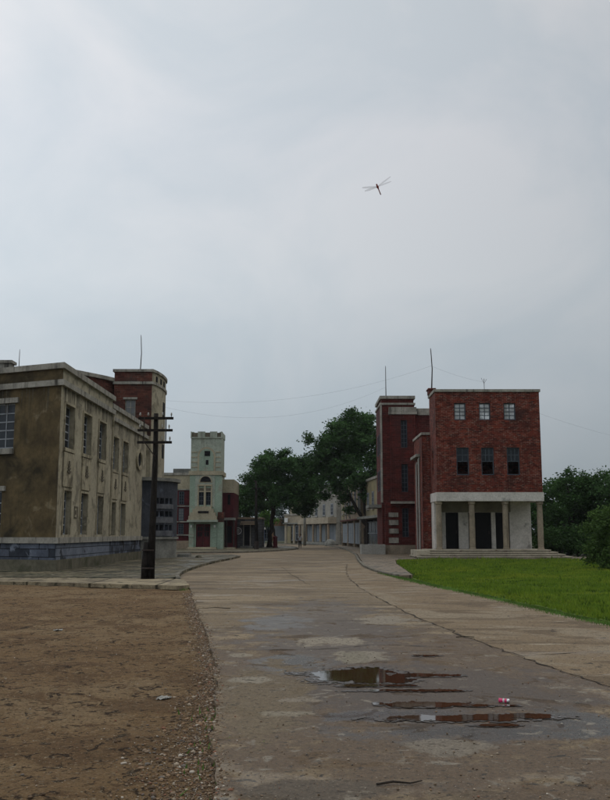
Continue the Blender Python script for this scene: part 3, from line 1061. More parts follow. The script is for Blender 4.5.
for _ in range(5000):
    y = 5.6 + 20 * RNG.random() ** 1.6
    x = RNG.uniform(left_edge_x(y) + 0.05, min(7, 0.36 * y))
    ps.append((x, y, 0.006))
    sz.append(RNG.choice([0.003, 0.005, 0.010], p=[.62, .32, .06]))
tag(fast_mesh('grit', scatter_stones(ps, np.array(sz)), 3, M['stonebit']), 'grit scattered over the road', None, None, 'stuff')


# puddles: thin sheets of standing water with ragged outlines
def puddle(blobs, seed, label, cell=0.011, namp=1.1, margin=False):
    """blobs: (px, py, half width px, half height px); the outline follows a noise threshold"""
    B = []
    for px, py, hw, hh in blobs:
        x, y = gp(px, py)
        B.append((x, y, hw / 900 * y, (gp(px, py - hh)[1] - gp(px, py + hh)[1]) / 2))
    xa, xb = min(b[0] - b[2] * 1.5 for b in B), max(b[0] + b[2] * 1.5 for b in B)
    ya, yb = min(b[1] - b[3] * 1.5 for b in B), max(b[1] + b[3] * 1.5 for b in B)
    nx_, ny_ = int((xb - xa) / cell), int((yb - ya) / cell)

    def fld(x, y):
        f = max(1 - math.hypot((x - b[0]) / b[2], (y - b[1]) / b[3]) for b in B)
        q = Vector((x * 3.2 + seed, y * 3.2, seed * 2.1))
        return f + namp * (0.5 * mnoise.noise(q) + 0.3 * mnoise.noise(q * 3.1) + 0.2 * mnoise.noise(q * 8.3))
    V, idx, F_ = [], {}, []
    val = [[fld(xa + i * cell, ya + j * cell) + (.28 + .35 * mnoise.noise(Vector((i * .21, j * .17, seed))) if margin else 0) > 0 for i in range(nx_ + 1)] for j in range(ny_ + 1)]
    for j in range(ny_):
        for i in range(nx_):
            c = [(i, j), (i + 1, j), (i + 1, j + 1), (i, j + 1)]
            k = [q for q in c if val[q[1]][q[0]]]
            if len(k) < 3:
                continue
            f = []
            for q in k:
                if q not in idx:
                    idx[q] = len(V)
                    V.append((xa + q[0] * cell, ya + q[1] * cell, 0.0068 if margin else 0.0105))
                f.append(idx[q])
            F_.append(f)
    me = bpy.data.meshes.new('wet_margin' if margin else 'puddle')
    me.from_pydata(V, [], F_)
    me.materials.append(M['silt'] if margin else M['water'])
    o = bpy.data.objects.new(me.name, me)
    COL.objects.link(o)
    struct(o, label)
    if not margin:
        puddle(blobs, seed, 'damp silty margin of the ' + label, cell, namp, margin=True)


puddle([(352, 675, 44, 6.5), (378, 679, 34, 4.5), (415, 676, 34, 1.6)], 1.3, 'largest dark puddle in the road')
puddle([(375, 686, 30, 1.3), (402, 686, 24, 1.0)], 2.7, 'thin ragged strip of water below the largest puddle', namp=1.5)
puddle([(392, 691, 44, 1.5), (435, 691, 25, 1.1)], 5.1, 'third strip of water', namp=1.5)
puddle([(432, 705, 38, 2.4), (480, 706, 40, 1.2)], 4.4, 'broken brown water beside the pink can', namp=1.6)
puddle([(455, 719, 66, 3.2), (515, 717, 42, 2.6)], 6.2, 'long shallow puddle nearest the camera', namp=1.2)
puddle([(490, 726, 22, 1.3)], 8.2, 'small fringe of water nearest the camera', namp=1.6)
puddle([(430, 656, 12, .9)], 11.2, 'tiny puddle near the long crack', namp=1.5)


# ------------------------------------------------------------------ building helpers
def window(parent, F, u0, u1, v0, v1, w, cols, rows, fm, pm, bar=0.05, fr=0.07, name='window', open_rows=0, mid=False, label=None):
    """window frame with muntins (part) and glass (sub-part)"""
    m = MB()
    m.box(F, u0, u0 + fr, v0, v1, w - 0.03, w + 0.04)
    m.box(F, u1 - fr, u1, v0, v1, w - 0.03, w + 0.04)
    m.box(F, u0 + fr, u1 - fr, v1 - fr, v1, w - 0.03, w + 0.038)
    m.box(F, u0 + fr, u1 - fr, v0, v0 + fr, w - 0.03, w + 0.038)
    iu0, iu1, iv0, iv1 = u0 + fr, u1 - fr, v0 + fr, v1 - fr
    vb = iv0 + (iv1 - iv0) * open_rows / rows
    for i in range(1, cols):
        x = iu0 + (iu1 - iu0) * i / cols
        b = bar * (1.9 if mid and i * 2 == cols else 1)
        m.box(F, x - b / 2, x + b / 2, vb, iv1, w - 0.02, w + 0.03)
    for j in range(1, rows):
        y = iv0 + (iv1 - iv0) * j / rows
        if j < open_rows:
            continue
        m.box(F, iu0, iu1, y - bar / 2, y + bar / 2, w - 0.018, w + 0.026)
    o = m.build(name, fm, parent)
    if pm is not None:
        g = MB().box(F, iu0 - 0.01, iu1 + 0.01, vb, iv1 + 0.01, w - 0.012, w + 0.004)
        g.build('pane', pm, o)
    if label:
        o['label'] = label
    return o


def part(parent, name, mat, fn, smooth=False, label=None):
    m = MB()
    fn(m)
    o = m.build(name, mat, parent, smooth)
    if label:
        o['label'] = label
    return o


def rod(parent, name, x, y, z0, z1, r=0.025, bend=0.0):
    m = MB()
    m.tube([(x, y, z0), (x + bend, y, (z0 + z1) / 2), (x, y, z1 - 0.2), (x - bend * 0.3, y, z1)], [r * 1.3, r, r * 0.8, r * 0.5], 6)
    return m.build(name, M['iron'], parent)


# ------------------------------------------------------------------ left office building
A = (-10.95, 40.0)
KX = 0.0144
B_ = thing('office_building', 'two storey beige and brown plastered building with round dark bay and brick stair tower', 'building', (-13.0, 48.0, 0.1))
Fs = Fr((A[0], A[1], 0), (KX, 1))                     # side towards the street
FA = Fr((A[0] - 3.2 * 2.45, A[1] + 1.4 * 2.45, 0), (3.2, -1.4))   # front, runs up to the corner
LF = math.hypot(3.2, 1.4) * 2.45
TH = 0.32
# front
UW = (LF - 5.6, LF - 2.62)
LW = (LF - 6.4, LF - 3.15)
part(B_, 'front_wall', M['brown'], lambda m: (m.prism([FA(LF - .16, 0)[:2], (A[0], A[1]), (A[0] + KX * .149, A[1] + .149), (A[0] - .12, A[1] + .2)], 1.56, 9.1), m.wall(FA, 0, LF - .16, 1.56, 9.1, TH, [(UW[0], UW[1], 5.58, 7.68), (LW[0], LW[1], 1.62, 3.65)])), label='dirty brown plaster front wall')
window(B_, FA, UW[0], UW[1], 5.58, 7.68, -0.12, 6, 5, M['wframe2'], M['glass'], mid=True, label='wide upper window of the brown front')
window(B_, FA, LW[0], LW[1], 1.62, 3.65, -0.12, 6, 4, M['wframe2'], M['glass'], mid=True, label='wide lower window of the brown front')
part(B_, 'lintel', M['coping'], lambda m: m.box(FA, UW[0] - .25, UW[1] + .22, 7.68, 7.92, -0.01, 0.1))
part(B_, 'lintel', M['coping'], lambda m: m.box(FA, LW[0] - .25, LW[1] + .22, 3.65, 3.87, -0.01, 0.1))
part(B_, 'sill', M['coping'], lambda m: m.box(FA, UW[0] - .1, UW[1] + .05, 5.33, 5.58, -0.01, 0.12))

# side wall, two sections
ups = [(.65, 2.25), (3.9, 5.45), (7.1, 8.65)]
los = [(.92, 2.15), (3.9, 5.2), (7.15, 8.4)]
holes1 = [(a, b, 5.6, 7.6) for a, b in ups] + [(a, b, 1.68, 3.67) for a, b in los]
ups2 = [(10.9, 12.35), (13.5, 15.0)]
los2 = [(10.8, 12.05), (13.3, 14.65)]
holes2 = [(a, b, 5.32, 7.2) for a, b in ups2] + [(a, b, 1.62, 3.48) for a, b in los2]
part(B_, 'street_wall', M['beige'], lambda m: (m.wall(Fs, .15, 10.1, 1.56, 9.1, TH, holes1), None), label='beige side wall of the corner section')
Fs2 = Fr(tuple(Fs(0, 0, -0.12)), (KX, 1))
part(B_, 'street_wall', M['beige'], lambda m: m.wall(Fs2, 10.1, 21.0, 1.56, 8.72, TH, holes2), label='lower set back side wall')
for i, (a, b) in enumerate(ups):
    window(B_, Fs, a, b, 5.6, 7.6, -0.25, 2, 5, M['wframe2'], M['glass'], bar=.06)
    part(B_, 'sill', M['beigetrim'], lambda m: m.box(Fs, a - .12, b + .12, 5.44, 5.6, -0.01, 0.09))
for i, (a, b) in enumerate(los):
    window(B_, Fs, a, b, 1.68, 3.67, -0.25, 2, 5, M['wframe2'], M['glass'], bar=.06)
for i, (a, b) in enumerate(ups2):
    window(B_, Fs2, a, b, 5.32, 7.2, -0.25, 2, 5, M['wframe2'], M['glass'], bar=.06)
    part(B_, 'sill', M['beigetrim'], lambda m: m.box(Fs2, a - .12, b + .12, 5.16, 5.32, -0.01, 0.09))
for i, (a, b) in enumerate(los2):
    window(B_, Fs2, a, b, 1.62, 3.48, -0.25, 2, 5, M['wframe2'], M['glass'], bar=.06)
M['motif'] = mk('dark_relief', (0.15, 0.13, 0.095), (0.08, 0.07, 0.052), 3, bump=0.1)


M['drip'] = mk('drip_stain', (0.11, 0.095, 0.065), (0.05, 0.043, 0.030), 2.5, bump=0.1)
rdr = random.Random(77)


def drips(m, F, a, b, v, n_, lmax):
    for _ in range(n_):
        u = rdr.uniform(a, b)
        w_, l_ = rdr.uniform(.015, .05), rdr.uniform(.2, 1) * lmax
        m.face([F(u - w_, v, .004), F(u + w_, v, .004), F(u + w_ * .2, v - l_, .004), F(u - w_ * .2, v - l_, .004)][::-1])


for F, lst in ((Fs, [(a - .1, b + .1, 5.44) for a, b in ups] + [(0.3, 10, 8.32)] * 2), (Fs2, [(a - .1, b + .1, 5.16) for a, b in ups2] + [(10.3, 20, 8.05)])):
    for a, b, v in lst:
        part(B_, 'stain', M['drip'], lambda m: drips(m, F, a, b, v, int((b - a) * 5), 1.1 if v > 8 else .8))['kind'] = 'stuff'
part(B_, 'stain', M['drip'], lambda m: (drips(m, FA, 0.3, LF - .3, 8.32, 34, 1.6)))['kind'] = 'stuff'


def trims(m, F, a, b, v0, v1):
    m.box(F, a - .12, a - 0.001, v0, v1 + .1, -0.01, 0.045)
    m.box(F, b + 0.001, b + .12, v0, v1 + .1, -0.01, 0.045)
    m.box(F, a - .001, b + .001, v1 + 0.001, v1 + .1, -0.01, 0.045)


for F, (a, b), t0, t1 in [(Fs, w_, 3.84, 5.4) for w_ in ups] + [(Fs2, w_, 3.66, 5.12) for w_ in ups2]:
    o = part(B_, 'relief_panel', M['beigetrim'], lambda m: m.box(F, a - .05, b + .05, t0, t1, -0.01, 0.06))
    c = (a + b) / 2

    def motif(m):
        zc = t0 + (t1 - t0) * 0.42
        for k, (hw, hh) in enumerate(((.30, .09), (.22, .09), (.15, .1), (.07, .12))):
            m.box(F, c - hw, c - hw * .35, zc + k * .14, zc + k * .14 + hh, 0.055, 0.10)
            m.box(F, c + hw * .35, c + hw, zc + k * .14, zc + k * .14 + hh, 0.055, 0.10)
        m.box(F, c - .06, c + .06, zc - .06, zc + .5, 0.055, 0.11)
    part(o, 'motif', M['motif'], motif)
for F, lst, v0, v1 in ((Fs, ups, 5.6, 7.6), (Fs, los, 1.68, 3.67), (Fs2, ups2, 5.32, 7.2), (Fs2, los2, 1.62, 3.48)):
    for a, b in lst:
        part(B_, 'window_surround', M['beigetrim'], lambda m: trims(m, F, a, b, v0, v1))
part(B_, 'pilaster', M['beigetrim'], lambda m: m.box(Fs, 0.0, 0.30, 1.56, 8.32, -0.01, 0.012))
part(B_, 'drainpipe', M['beigetrim'], lambda m: m.tube([Fs(10.22, 1.6, .02), Fs(10.22, 8.3, .02)], 0.07, 8))
part(B_, 'square_relief', M['motif'], lambda m: [m.box(Fs, 2.85, 3.35, 2.95, 3.0, -0.01, .03), m.box(Fs, 2.85, 3.35, 2.45, 2.5, -.01, .03),
                                                  m.box(Fs, 2.8, 2.85, 2.45, 3.0, -.01, .03), m.box(Fs, 3.35, 3.4, 2.45, 3.0, -.01, .03), m.box(Fs, 3.0, 3.2, 2.62, 2.82, -.01, .025)])


def ring(m, F, cu, cv, r0, r1, w0, w1, n=24, sx=1.0):
    for i in range(n):
        a0, a1 = 2 * math.pi * i / n, 2 * math.pi * (i + 1) / n
        p = lambda r, a, w: (cu + r * sx * math.cos(a), cv + r * math.sin(a), w)
        m.face([F(*p(r0, a0, w1)), F(*p(r1, a0, w1)), F(*p(r1, a1, w1)), F(*p(r0, a1, w1))])
        m.face([F(*p(r1, a0, w0)), F(*p(r1, a1, w0)), F(*p(r1, a1, w1)), F(*p(r1, a0, w1))])
        if r0 > 0:
            m.face([F(*p(r0, a1, w0)), F(*p(r0, a0, w0)), F(*p(r0, a0, w1)), F(*p(r0, a1, w1))])


rw = part(B_, 'round_window', M['beigetrim'], lambda m: ring(m, Fs2, 18.35, 6.45, .48, .68, -.05, .12, sx=1.35))
part(rw, 'pane', M['dark'], lambda m: ring(m, Fs2, 18.35, 6.45, 0, .48, -.02, .02, sx=1.35))


def offs(pts, d):
    return pts


def band(m, v0, v1, w1, sec=(1, 1, 1), w0=-0.02):
    # mitred band round the corner
    if sec[0]:
        m.box(FA, 0, LF - .18, v0, v1, w0, w1)
        m.box(FA, LF - .18, LF, v0, v1, -.02, w1)
    if sec[1]:
        m.box(Fs, -0.0, .25, v0, v1, -.02, w1)
        m.box(Fs, .25, 10.1 + w1, v0, v1, w0, w1)
    if sec[0] and sec[1]:
        a = FA(LF, 0, w1)
        b = Fs(0, 0, w1)
        c = (A[0] + 0.0, A[1])
        # corner wedge
        n1_, n2_ = FA.w, Fs.w
        bis = (n1_ + n2_)
        k = w1 / (bis.dot(n1_)) if bis.dot(n1_) else 0
        tip = Vector((A[0], A[1], 0)) + bis * (w1 / bis.dot(n1_))
        m.prism([(c[0], c[1]), (a.x, a.y), (tip.x, tip.y), (b.x, b.y)], v0, v1 - 0.0)


part(B_, 'parapet_coping', M['coping'], lambda m: band(m, 9.1, 9.36, 0.14, w0=-0.4))
part(B_, 'cornice', M['coping'], lambda m: band(m, 8.32, 8.58, 0.16))
part(B_, 'parapet_coping', M['coping'], lambda m: m.box(Fs2, 10.22, 21.0, 8.72, 8.98, -0.4, 0.14))
part(B_, 'cornice', M['coping'], lambda m: m.box(Fs2, 10.1, 21.0, 8.05, 8.27, -0.02, 0.15))
part(B_, 'ledge', M['coping'], lambda m: (band(m, 1.30, 1.56, 0.14, w0=-TH), m.box(Fs2, 10.24, 19.6, 1.30, 1.56, -TH, 0.14)))
part(B_, 'plinth', M['bluewash'], lambda m: band(m, 0.58, 1.30, 0.04, (1, 0, 0), w0=-TH), label='navy block plinth of the front with worn paint')
part(B_, 'plinth', M['bluepale'], lambda m: (m.box(Fs, 0, .25, .58, 1.3, -.02, .04), m.box(Fs, .25, 10.14, .58, 1.3, -TH, .04)), label='pale blue washed plinth of the side wall')
part(B_, 'plinth', M['bluewash'], lambda m: m.box(Fs2, 10.15, 19.6, 0.58, 1.30, -TH, 0.04), label='darker set back stretch of the plinth')
part(B_, 'foundation', M['base'], lambda m: (band(m, 0.0, 0.58, 0.12, w0=-TH), m.box(Fs2, 10.23, 19.6, 0.0, 0.58, -TH, 0.12)))
# hidden walls and roof
part(B_, 'roof', M['rooftile'], lambda m: m.prism([(-18.5, 44.0), (-11.2, 40.6), (-11.0, 60.9), (-18.8, 61.5)], 8.35, 8.6))
part(B_, 'rear_wall', M['brown'], lambda m: (m.wbox(-19.1, -18.7, 43.7, 66, 0, 9.1), m.wbox(-18.7, -10.9, 66.1, 66.4, 0, 8.6)))
part(B_, 'floor_slab', M['dark'], lambda m: m.prism([(-18.6, 44.2), (-11.5, 41.0), (-11.4, 60.5), (-18.6, 61.5)], 4.3, 4.6))

# roof clutter on the far left: low pale ridge and chimney
cx_, cz_ = at(6, 359, 47)
part(B_, 'roof_gable', M['rooftile'], lambda m: (
    m.face([(-19, 46, 9.0), (-13.2, 46, 9.0), (-14.6, 47, 10.3), (-19, 47, 10.35)]),
    m.face([(-13.2, 46, 9.0), (-13.2, 50, 9.0), (-14.6, 48, 10.3), (-14.6, 47, 10.3)]),
    m.face([(-13.2, 50, 9.0), (-19, 50, 9.0), (-19, 48, 10.35), (-14.6, 48, 10.3)]),
    m.face([(-14.6, 47, 10.3), (-14.6, 48, 10.3), (-19, 48, 10.35), (-19, 47, 10.35)]),
    m.wbox(-19, -13.25, 46.05, 49.95, 8.5, 9.02)))
ch = part(B_, 'chimney', M['coping'], lambda m: (m.wbox(-16.4, -15.5, 46.6, 47.2, 9.2, 10.6), m.wbox(-16.5, -15.4, 46.5, 47.3, 10.6, 10.75)))
rod(B_, 'antenna', -15.15, 46.9, 9.6, 11.4, 0.02)

# dark brick roof block
bt_ = 12.1
part(B_, 'brick_block', M['tbrick'], lambda m: m.prism([(-15.5, 57.2), (-13.6, 60.2), (-12.95, 62.0), (-12.95, 66), (-17.5, 66), (-17.5, 57.2)], 8.4, 12.05), label='dark brick block on the roof')
part(B_, 'block_coping', M['coping'], lambda m: m.prism([(-15.45, 57.05), (-13.5, 60.1), (-12.93, 61.3), (-12.93, 66.1), (-17.6, 66.1), (-17.6, 57.05)], 12.05, 12.3))

# stair tower: brick front, beige curved street side
twr = [(-10.5, 61.0), (-10.33, 61.7), (-10.22, 62.5), (-10.15, 63.4), (-10.14, 64.3), (-10.2, 65.2), (-10.35, 66.0)]
FT = Fr((-13.1, 61.0, 0), (1, 0))


def tower_side(m, d=0.0, z0=0.1, z1=12.02):
    P = [(x + d, y) for x, y in twr]
    acc = 0
    for p, q in zip(P, P[1:]):
        l_ = math.dist(p, q)
        # slit openings handled as separate inset parts
        m.face([(p[0], p[1], z0), (q[0], q[1], z0), (q[0], q[1], z1), (p[0], p[1], z1)], [(acc, z0), (acc + l_, z0), (acc + l_, z1), (acc, z1)])
        acc += l_


part(B_, 'tower_front', M['tbrick'], lambda m: m.wall(FT, 0, 2.6, 8.3, 12.72, 0.3, [(.77, 1.5, 9.3, 10.8)]), label='weathered brick face of the stair tower')
part(B_, 'tower_lower_wall', M['beige'], lambda m: m.wall(FT, 0, 2.6, 0.1, 8.29, 0.3))
part(B_, 'tower_side', M['beige'], lambda m: (tower_side(m, 0, 0.1, 12.72), m.face([(-13.1, 66, 0.1), (-10.35, 66, 0.1), (-10.35, 66, 12.72), (-13.1, 66, 12.72)][::-1]), m.face([(-13.1, 61, 8.3), (-13.1, 66, 8.3), (-13.1, 66, 12.72), (-13.1, 61, 12.72)][::-1])), label='beige curved street side of the stair tower')
part(B_, 'tower_roof', M['rooftile'], lambda m: m.prism([(-13.05, 61.1)] + [(x - .05, y) for x, y in twr] + [(-13.05, 65.9)], 12.6, 12.74))
part(B_, 'tower_coping', M['coping'], lambda m: m.prism([(-13.2, 60.88), (-10.42, 60.88)] + [(x + .1, y) for x, y in twr] + [(-13.2, 66.1)], 12.72, 12.9))
part(B_, 'tower_band', M['coping'], lambda m: m.prism([(-13.18, 60.9), (-10.42, 60.9)] + [(x + .08, y) for x, y in twr[1:]] + [(-10.5, 66.08), (-10.6, 61.2), (-13.18, 61.2)], 11.86, 12.04))
window(B_, FT, .77, 1.5, 9.3, 10.8, -0.14, 2, 3, M['coping'], M['glassp'], label='pale window in the tower brick')
part(B_, 'lintel', M['coping'], lambda m: m.box(FT, .65, 1.62, 10.8, 10.95, -.01, .07))
for yy, z0, z1, ww in ((61.9, 12.14, 12.5, .28), (62.9, 12.14, 12.5, .28), (63.9, 12.14, 12.5, .28), (64.0, 10.0, 11.0, .4), (64.0, 7.0, 8.0, .4)):
    xs_ = float(np.interp(yy, [p[1] for p in twr], [p[0] for p in twr]))
    part(B_, 'slit_window', M['dark'], lambda m: m.wbox(xs_ - .1, xs_ + .02, yy - ww, yy + ww, z0, z1))
rod(B_, 'lightning_rod', -11.45, 61.6, 12.8, 15.45, 0.03, 0.05)

# round bay
CB, RB = (-11.85, 62.6), 3.0


class Cyl:
    def __init__(s, c, r):
        s.c, s.r = c, r

    def __call__(s, u, v, w=0):
        a = u / s.r
        return Vector((s.c[0] + (s.r + w) * math.sin(a), s.c[1] - (s.r + w) * math.cos(a), v))


Cb = Cyl(CB, RB)
uu = lambda deg: math.radians(deg) * RB
bh = []
for z0, z1 in ((3.70, 4.08), (2.86, 3.20), (1.93, 2.30)):
    for k in range(4):
        bh.append((uu(37.5 + k * 8.6), uu(37.5 + k * 8.6 + 6.6), z0, z1))
part(B_, 'bay_wall', M['bay'], lambda m: m.wall(Cb, uu(18), uu(176), 1.5, 5.2, 0.3, bh, du=0.35), label='dark blue rounded bay wall')
for z0, z1 in ((3.36, 3.66), (2.42, 2.80), (1.56, 1.90)):
    part(B_, 'bay_spandrel', M['baygrey'], lambda m: m.wall(Cb.__class__(CB, RB + 0.05), uu(36), uu(73), z0, z1, 0.06, (), du=.3))
part(B_, 'bay_interior', M['dark'], lambda m: m.tube([(CB[0], CB[1], .2), (CB[0], CB[1], 5.1)], RB - 0.75, 20))
part(B_, 'bay_roof', M['grey'], lambda m: m.prism([tuple(Cyl(CB, RB + 0.2)(math.radians(a) * (RB + .2), 0)[:2]) for a in range(0, 181, 9)], 5.2, 5.42))
part(B_, 'bay_sill', M['grey'], lambda m: m.prism([tuple(Cyl(CB, RB + 0.12)(math.radians(a) * (RB + .12), 0)[:2]) for a in range(0, 181, 9)], 1.34, 1.5))
part(B_, 'bay_plinth', M['grey'], lambda m: m.prism([tuple(Cyl(CB, RB)(math.radians(a) * RB, 0)[:2]) for a in range(0, 181, 9)], 0.0, 1.34))
part(B_, 'doorstep', M['grey'], lambda m: m.wbox(-8.9, -8.1, 63.5, 65.2, 0.0, 0.3))

# ------------------------------------------------------------------ red brick building (right)
RBD = thing('brick_building', 'three storey red brick building with white porch on four stone columns and stepped base', 'building', (12.6, 63.5, 0))
RF = Fr((9.0, 61.6, 0), (1, 0))
W = 7.2
r1 = [(1.30, 2.10), (3.02, 3.80), (4.72, 5.54)]
r2_ = [(1.38, 2.24), (3.08, 3.95), (4.84, 5.72)]
rh = [(a, b, 9.46, 10.64) for a, b in r1] + [(a, b, 5.67, 7.56) for a, b in r2_]
part(RBD, 'front_wall', M['redbrick'], lambda m: m.wall(RF, 0, W, 4.5, 11.42, 0.34, rh))
SL = Fr((9.0, 67.6, 0), (0, -1))
part(RBD, 'side_wall', M['redbrick'], lambda m: m.wall(SL, 3.0, 5.66, 4.5, 11.40, 0.3, [(4.0, 4.5, 5.8, 7.5)]), label='narrow left side wall')
part(RBD, 'side_wall', M['redbrick'], lambda m: m.wall(Fr((9 + W, 61.94, 0), (0, 1)), 0, 2.66, 4.5, 11.40, 0.3), label='right side wall')
part(RBD, 'back_wall', M['redbrick'], lambda m: m.wall(Fr((9 + W, 64.62, 0), (-1, 0)), 0.0, W, 4.5, 8.6, 0.3))
part(RBD, 'floor_slab', M['grey'], lambda m: m.wbox(9.3, 15.9, 61.94, 64.3, 8.25, 8.5))
for a, b in r1:
    window(RBD, RF, a, b, 9.46, 10.64, -0.14, 2, 4, M['wframe'], M['dusty'], bar=.05)
part(RBD, 'interior_wall', M['white'], lambda m: m.wbox(14.05, 14.25, 63.0, 64.2, 8.5, 11.0))
for i, (a, b) in enumerate(r2_):
    window(RBD, RF, a, b, 5.67, 7.56, -0.14, 3 if i else 2, 4, M['wframe'], M['glass'], bar=.055, open_rows=2, label='sash window with its lower half open')
    part(RBD, 'sill', M['redbrick'], lambda m: m.box(RF, a - .08, b + .08, 5.55, 5.665, -.01, .05))
part(RBD, 'coping', M['coping'], lambda m: (m.box(RF, -.08, W + .08, 11.42, 11.6, -.42, .09), m.wbox(8.92, 9.36, 62.03, 64.7, 11.40, 11.6), m.wbox(15.86, 16.28, 62.03, 64.7, 11.40, 11.6)))
part(RBD, 'corner_pier', M['redbrick'], lambda m: (m.wbox(8.86, 9.3, 63.6, 64.5, 11.6, 11.9), m.wbox(8.8, 9.36, 63.5, 64.6, 11.9, 12.0)))
# porch
part(RBD, 'porch_beam', M['white'], lambda m: (m.box(RF, -.06, W + .06, 3.9, 4.5, -.4, .07), m.wbox(8.94, 9.3, 62.0, 64.6, 3.9, 4.5), m.wbox(15.9, 16.26, 62.0, 64.6, 3.9, 4.5)))
part(RBD, 'porch_ceiling', M['white'], lambda m: m.wbox(9.3, 15.9, 62.0, 64.9, 4.0, 4.3))
PB = Fr((9.0, 64.6, 0), (1, 0))
dd = [(1.0, 1.92), (2.62, 4.25), (4.55, 5.55)]
part(RBD, 'porch_wall', M['white'], lambda m: m.wall(PB, 0.3, W - .12, .64, 4.0, .25, [(a, b, .64, 3.2) for a, b in dd]), label='stained white plaster wall behind the columns')
M['wallshade'] = mk('porch_wall_shade', (0.20, 0.18, 0.135), (0.13, 0.115, 0.085), 1.5, bump=0.2)
part(RBD, 'wall_shade_band', M['wallshade'], lambda m: m.box(PB, .3, 5.62, 3.22, 3.99, 0.002, .10))  # added band, its dark colour standing for shade under the porch ceiling
for i, (a, b) in enumerate(dd):
    d = part(RBD, 'door', M['door'], lambda m: (m.box(PB, a, b, .66, 3.18, -.2, -.14), m.box(PB, a + .1, b - .1, .9, 1.8, -.14, -.11), m.box(PB, a + .1, b - .1, 2.0, 3.05, -.14, -.11)))
    part(d, 'handle', M['iron'], lambda m: m.box(PB, b - .18, b - .13, 1.7, 1.9, -.11, -.05))
part(RBD, 'porch_side_wall', M['white'], lambda m: m.wbox(9.0, 9.2, 63.2, 64.58, .64, 3.9))
for px in (439, 472, 505.5, 540):
    X = xx(px, 61.95, 530)

    def colm(m):
        prof = [(.24, .64), (.24, .72), (.2, .76), (.205, 1.6), (.20, 2.6), (.185, 3.62), (.19, 3.66), (.25, 3.72), (.25, 3.9)]
        m.tube([(X, 61.85, z) for _, z in prof], [r_ for r_, _ in prof], 14)
    part(RBD, 'column', M['stone'], colm)
for k in range(4):
    xa, xb, ya = 8.33 - .304 * k, 16.55 + .38 * k, 61.35 - .36 * k
    za, zb = .09 + (3 - k) * .138, .09 + (4 - k) * .138
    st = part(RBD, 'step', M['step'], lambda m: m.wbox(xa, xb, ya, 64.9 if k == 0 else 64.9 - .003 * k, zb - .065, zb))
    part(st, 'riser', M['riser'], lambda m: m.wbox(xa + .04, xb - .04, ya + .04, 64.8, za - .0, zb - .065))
part(RBD, 'step_pedestal', M['step'], lambda m: m.wbox(7.5, 8.35, 61.0, 64.8, .09, .6))
rod(RBD, 'antenna', 9.12, 64.0, 11.98, 15.0, 0.038, 0.07)
part(RBD, 'aerial', M['iron'], lambda m: (m.tube([(12.55, 62.2, 11.3), (12.55, 62.2, 12.45)], .018, 5), m.tube([(12.35, 62.2, 12.5), (12.55, 62.2, 12.1), (12.72, 62.2, 12.42)], .014, 5)))

# lower link block
part(RBD, 'link_wall', M['redbrick'], lambda m: (m.wall(Fr((8.45, 69.6, 0), (0, -1)), 0, 4.98, .1, 8.75, .3, [(1.6, 2.4, 5.2, 7.4), (1.6, 2.4, 1.2, 3.6)]), m.wbox(8.45, 9.0, 64.62, 64.9, .1, 8.73)), label='lower brick wall behind the porch block')
part(RBD, 'link_coping', M['coping'], lambda m: m.wbox(8.36, 9.2, 64.5, 69.6, 8.75, 8.93))
part(RBD, 'link_body', M['redbrick'], lambda m: m.wbox(9.2, 16.1, 64.95, 78, .1, 8.2))
part(RBD, 'link_roof', M['rooftile'], lambda m: m.wbox(8.75, 9.2, 64.95, 69.5, 8.2, 8.4))
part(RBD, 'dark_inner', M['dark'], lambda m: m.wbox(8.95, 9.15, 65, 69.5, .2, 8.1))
part(RBD, 'drainpipe', M['planter'], lambda m: m.tube([(8.36, 66.2, .1), (8.36, 66.2, 7.1), (8.44, 66.2, 7.3)], .07, 8), label='pale pipe with an elbow')
part(RBD, 'drainpipe', M['planter'], lambda m: m.tube([(8.36, 67.6, .1), (8.36, 67.6, 6.8), (8.44, 67.6, 7.0)], .06, 8), label='second pale pipe')
part(RBD, 'link_cornice', M['coping'], lambda m: m.wbox(8.15, 8.45, 66.0, 69.6, 7.3, 7.5))

# ------------------------------------------------------------------ red wing tower behind it
WG = thing('brick_tower_house', 'tall narrow dark red brick house left of the porch building with striped pale panels', 'building', (8.2, 75.5, 0.05))
WF = Fr((0, 73.0, 0), (1, 0))
part(WG, 'tower_body', M['wingbrick'], lambda m: m.wbox(6.25, 9.0, 73.45, 78.5, .1, 12.2), label='taller tower body')
part(WG, 'tower_attic', M['wingbrick'], lambda m: m.wbox(6.3, 8.95, 73.5, 78.4, 12.2, 12.75))
part(WG, 'tower_band', M['coping'], lambda m: (m.wbox(6.17, 9.08, 73.36, 78.6, 12.2, 12.36), m.wbox(6.17, 9.08, 73.36, 78.6, 12.7, 12.95)))
wh = [(7.82, 8.34, 8.63, 10.89), (7.82, 8.34, 5.03, 7.29), (7.82, 8.34, 1.43, 3.74)]
part(WG, 'front_wall', M['wingbrick'], lambda m: m.wall(WF, 6.95, 9.05, .8, 11.35, .4, wh))
part(WG, 'recess_wall', M['wingbrick'], lambda m: m.wbox(9.055, 11.0, 73.5, 78.4, .1, 11.35), label='set back right hand wall')
part(WG, 'coping', M['coping'], lambda m: (m.box(WF, 6.85, 9.15, 11.35, 11.6, -.44, .1), m.box(WF, 6.88, 9.12, 11.62, 11.95, -.44, .06), m.wbox(9.16, 11.1, 73.4, 78.5, 11.35, 11.9)))
for a, b, c, d in wh:
    window(WG, WF, a, b, c, d, -.2, 2, 6, M['wframe'], M['glass'], bar=.045, fr=.05)
for u in (6.98, 8.92):
    part(WG, 'moulding', M['wingbrick'], lambda m: m.box(WF, u - .05, u + .06, 4.4, 11.3, 0.0, .08))
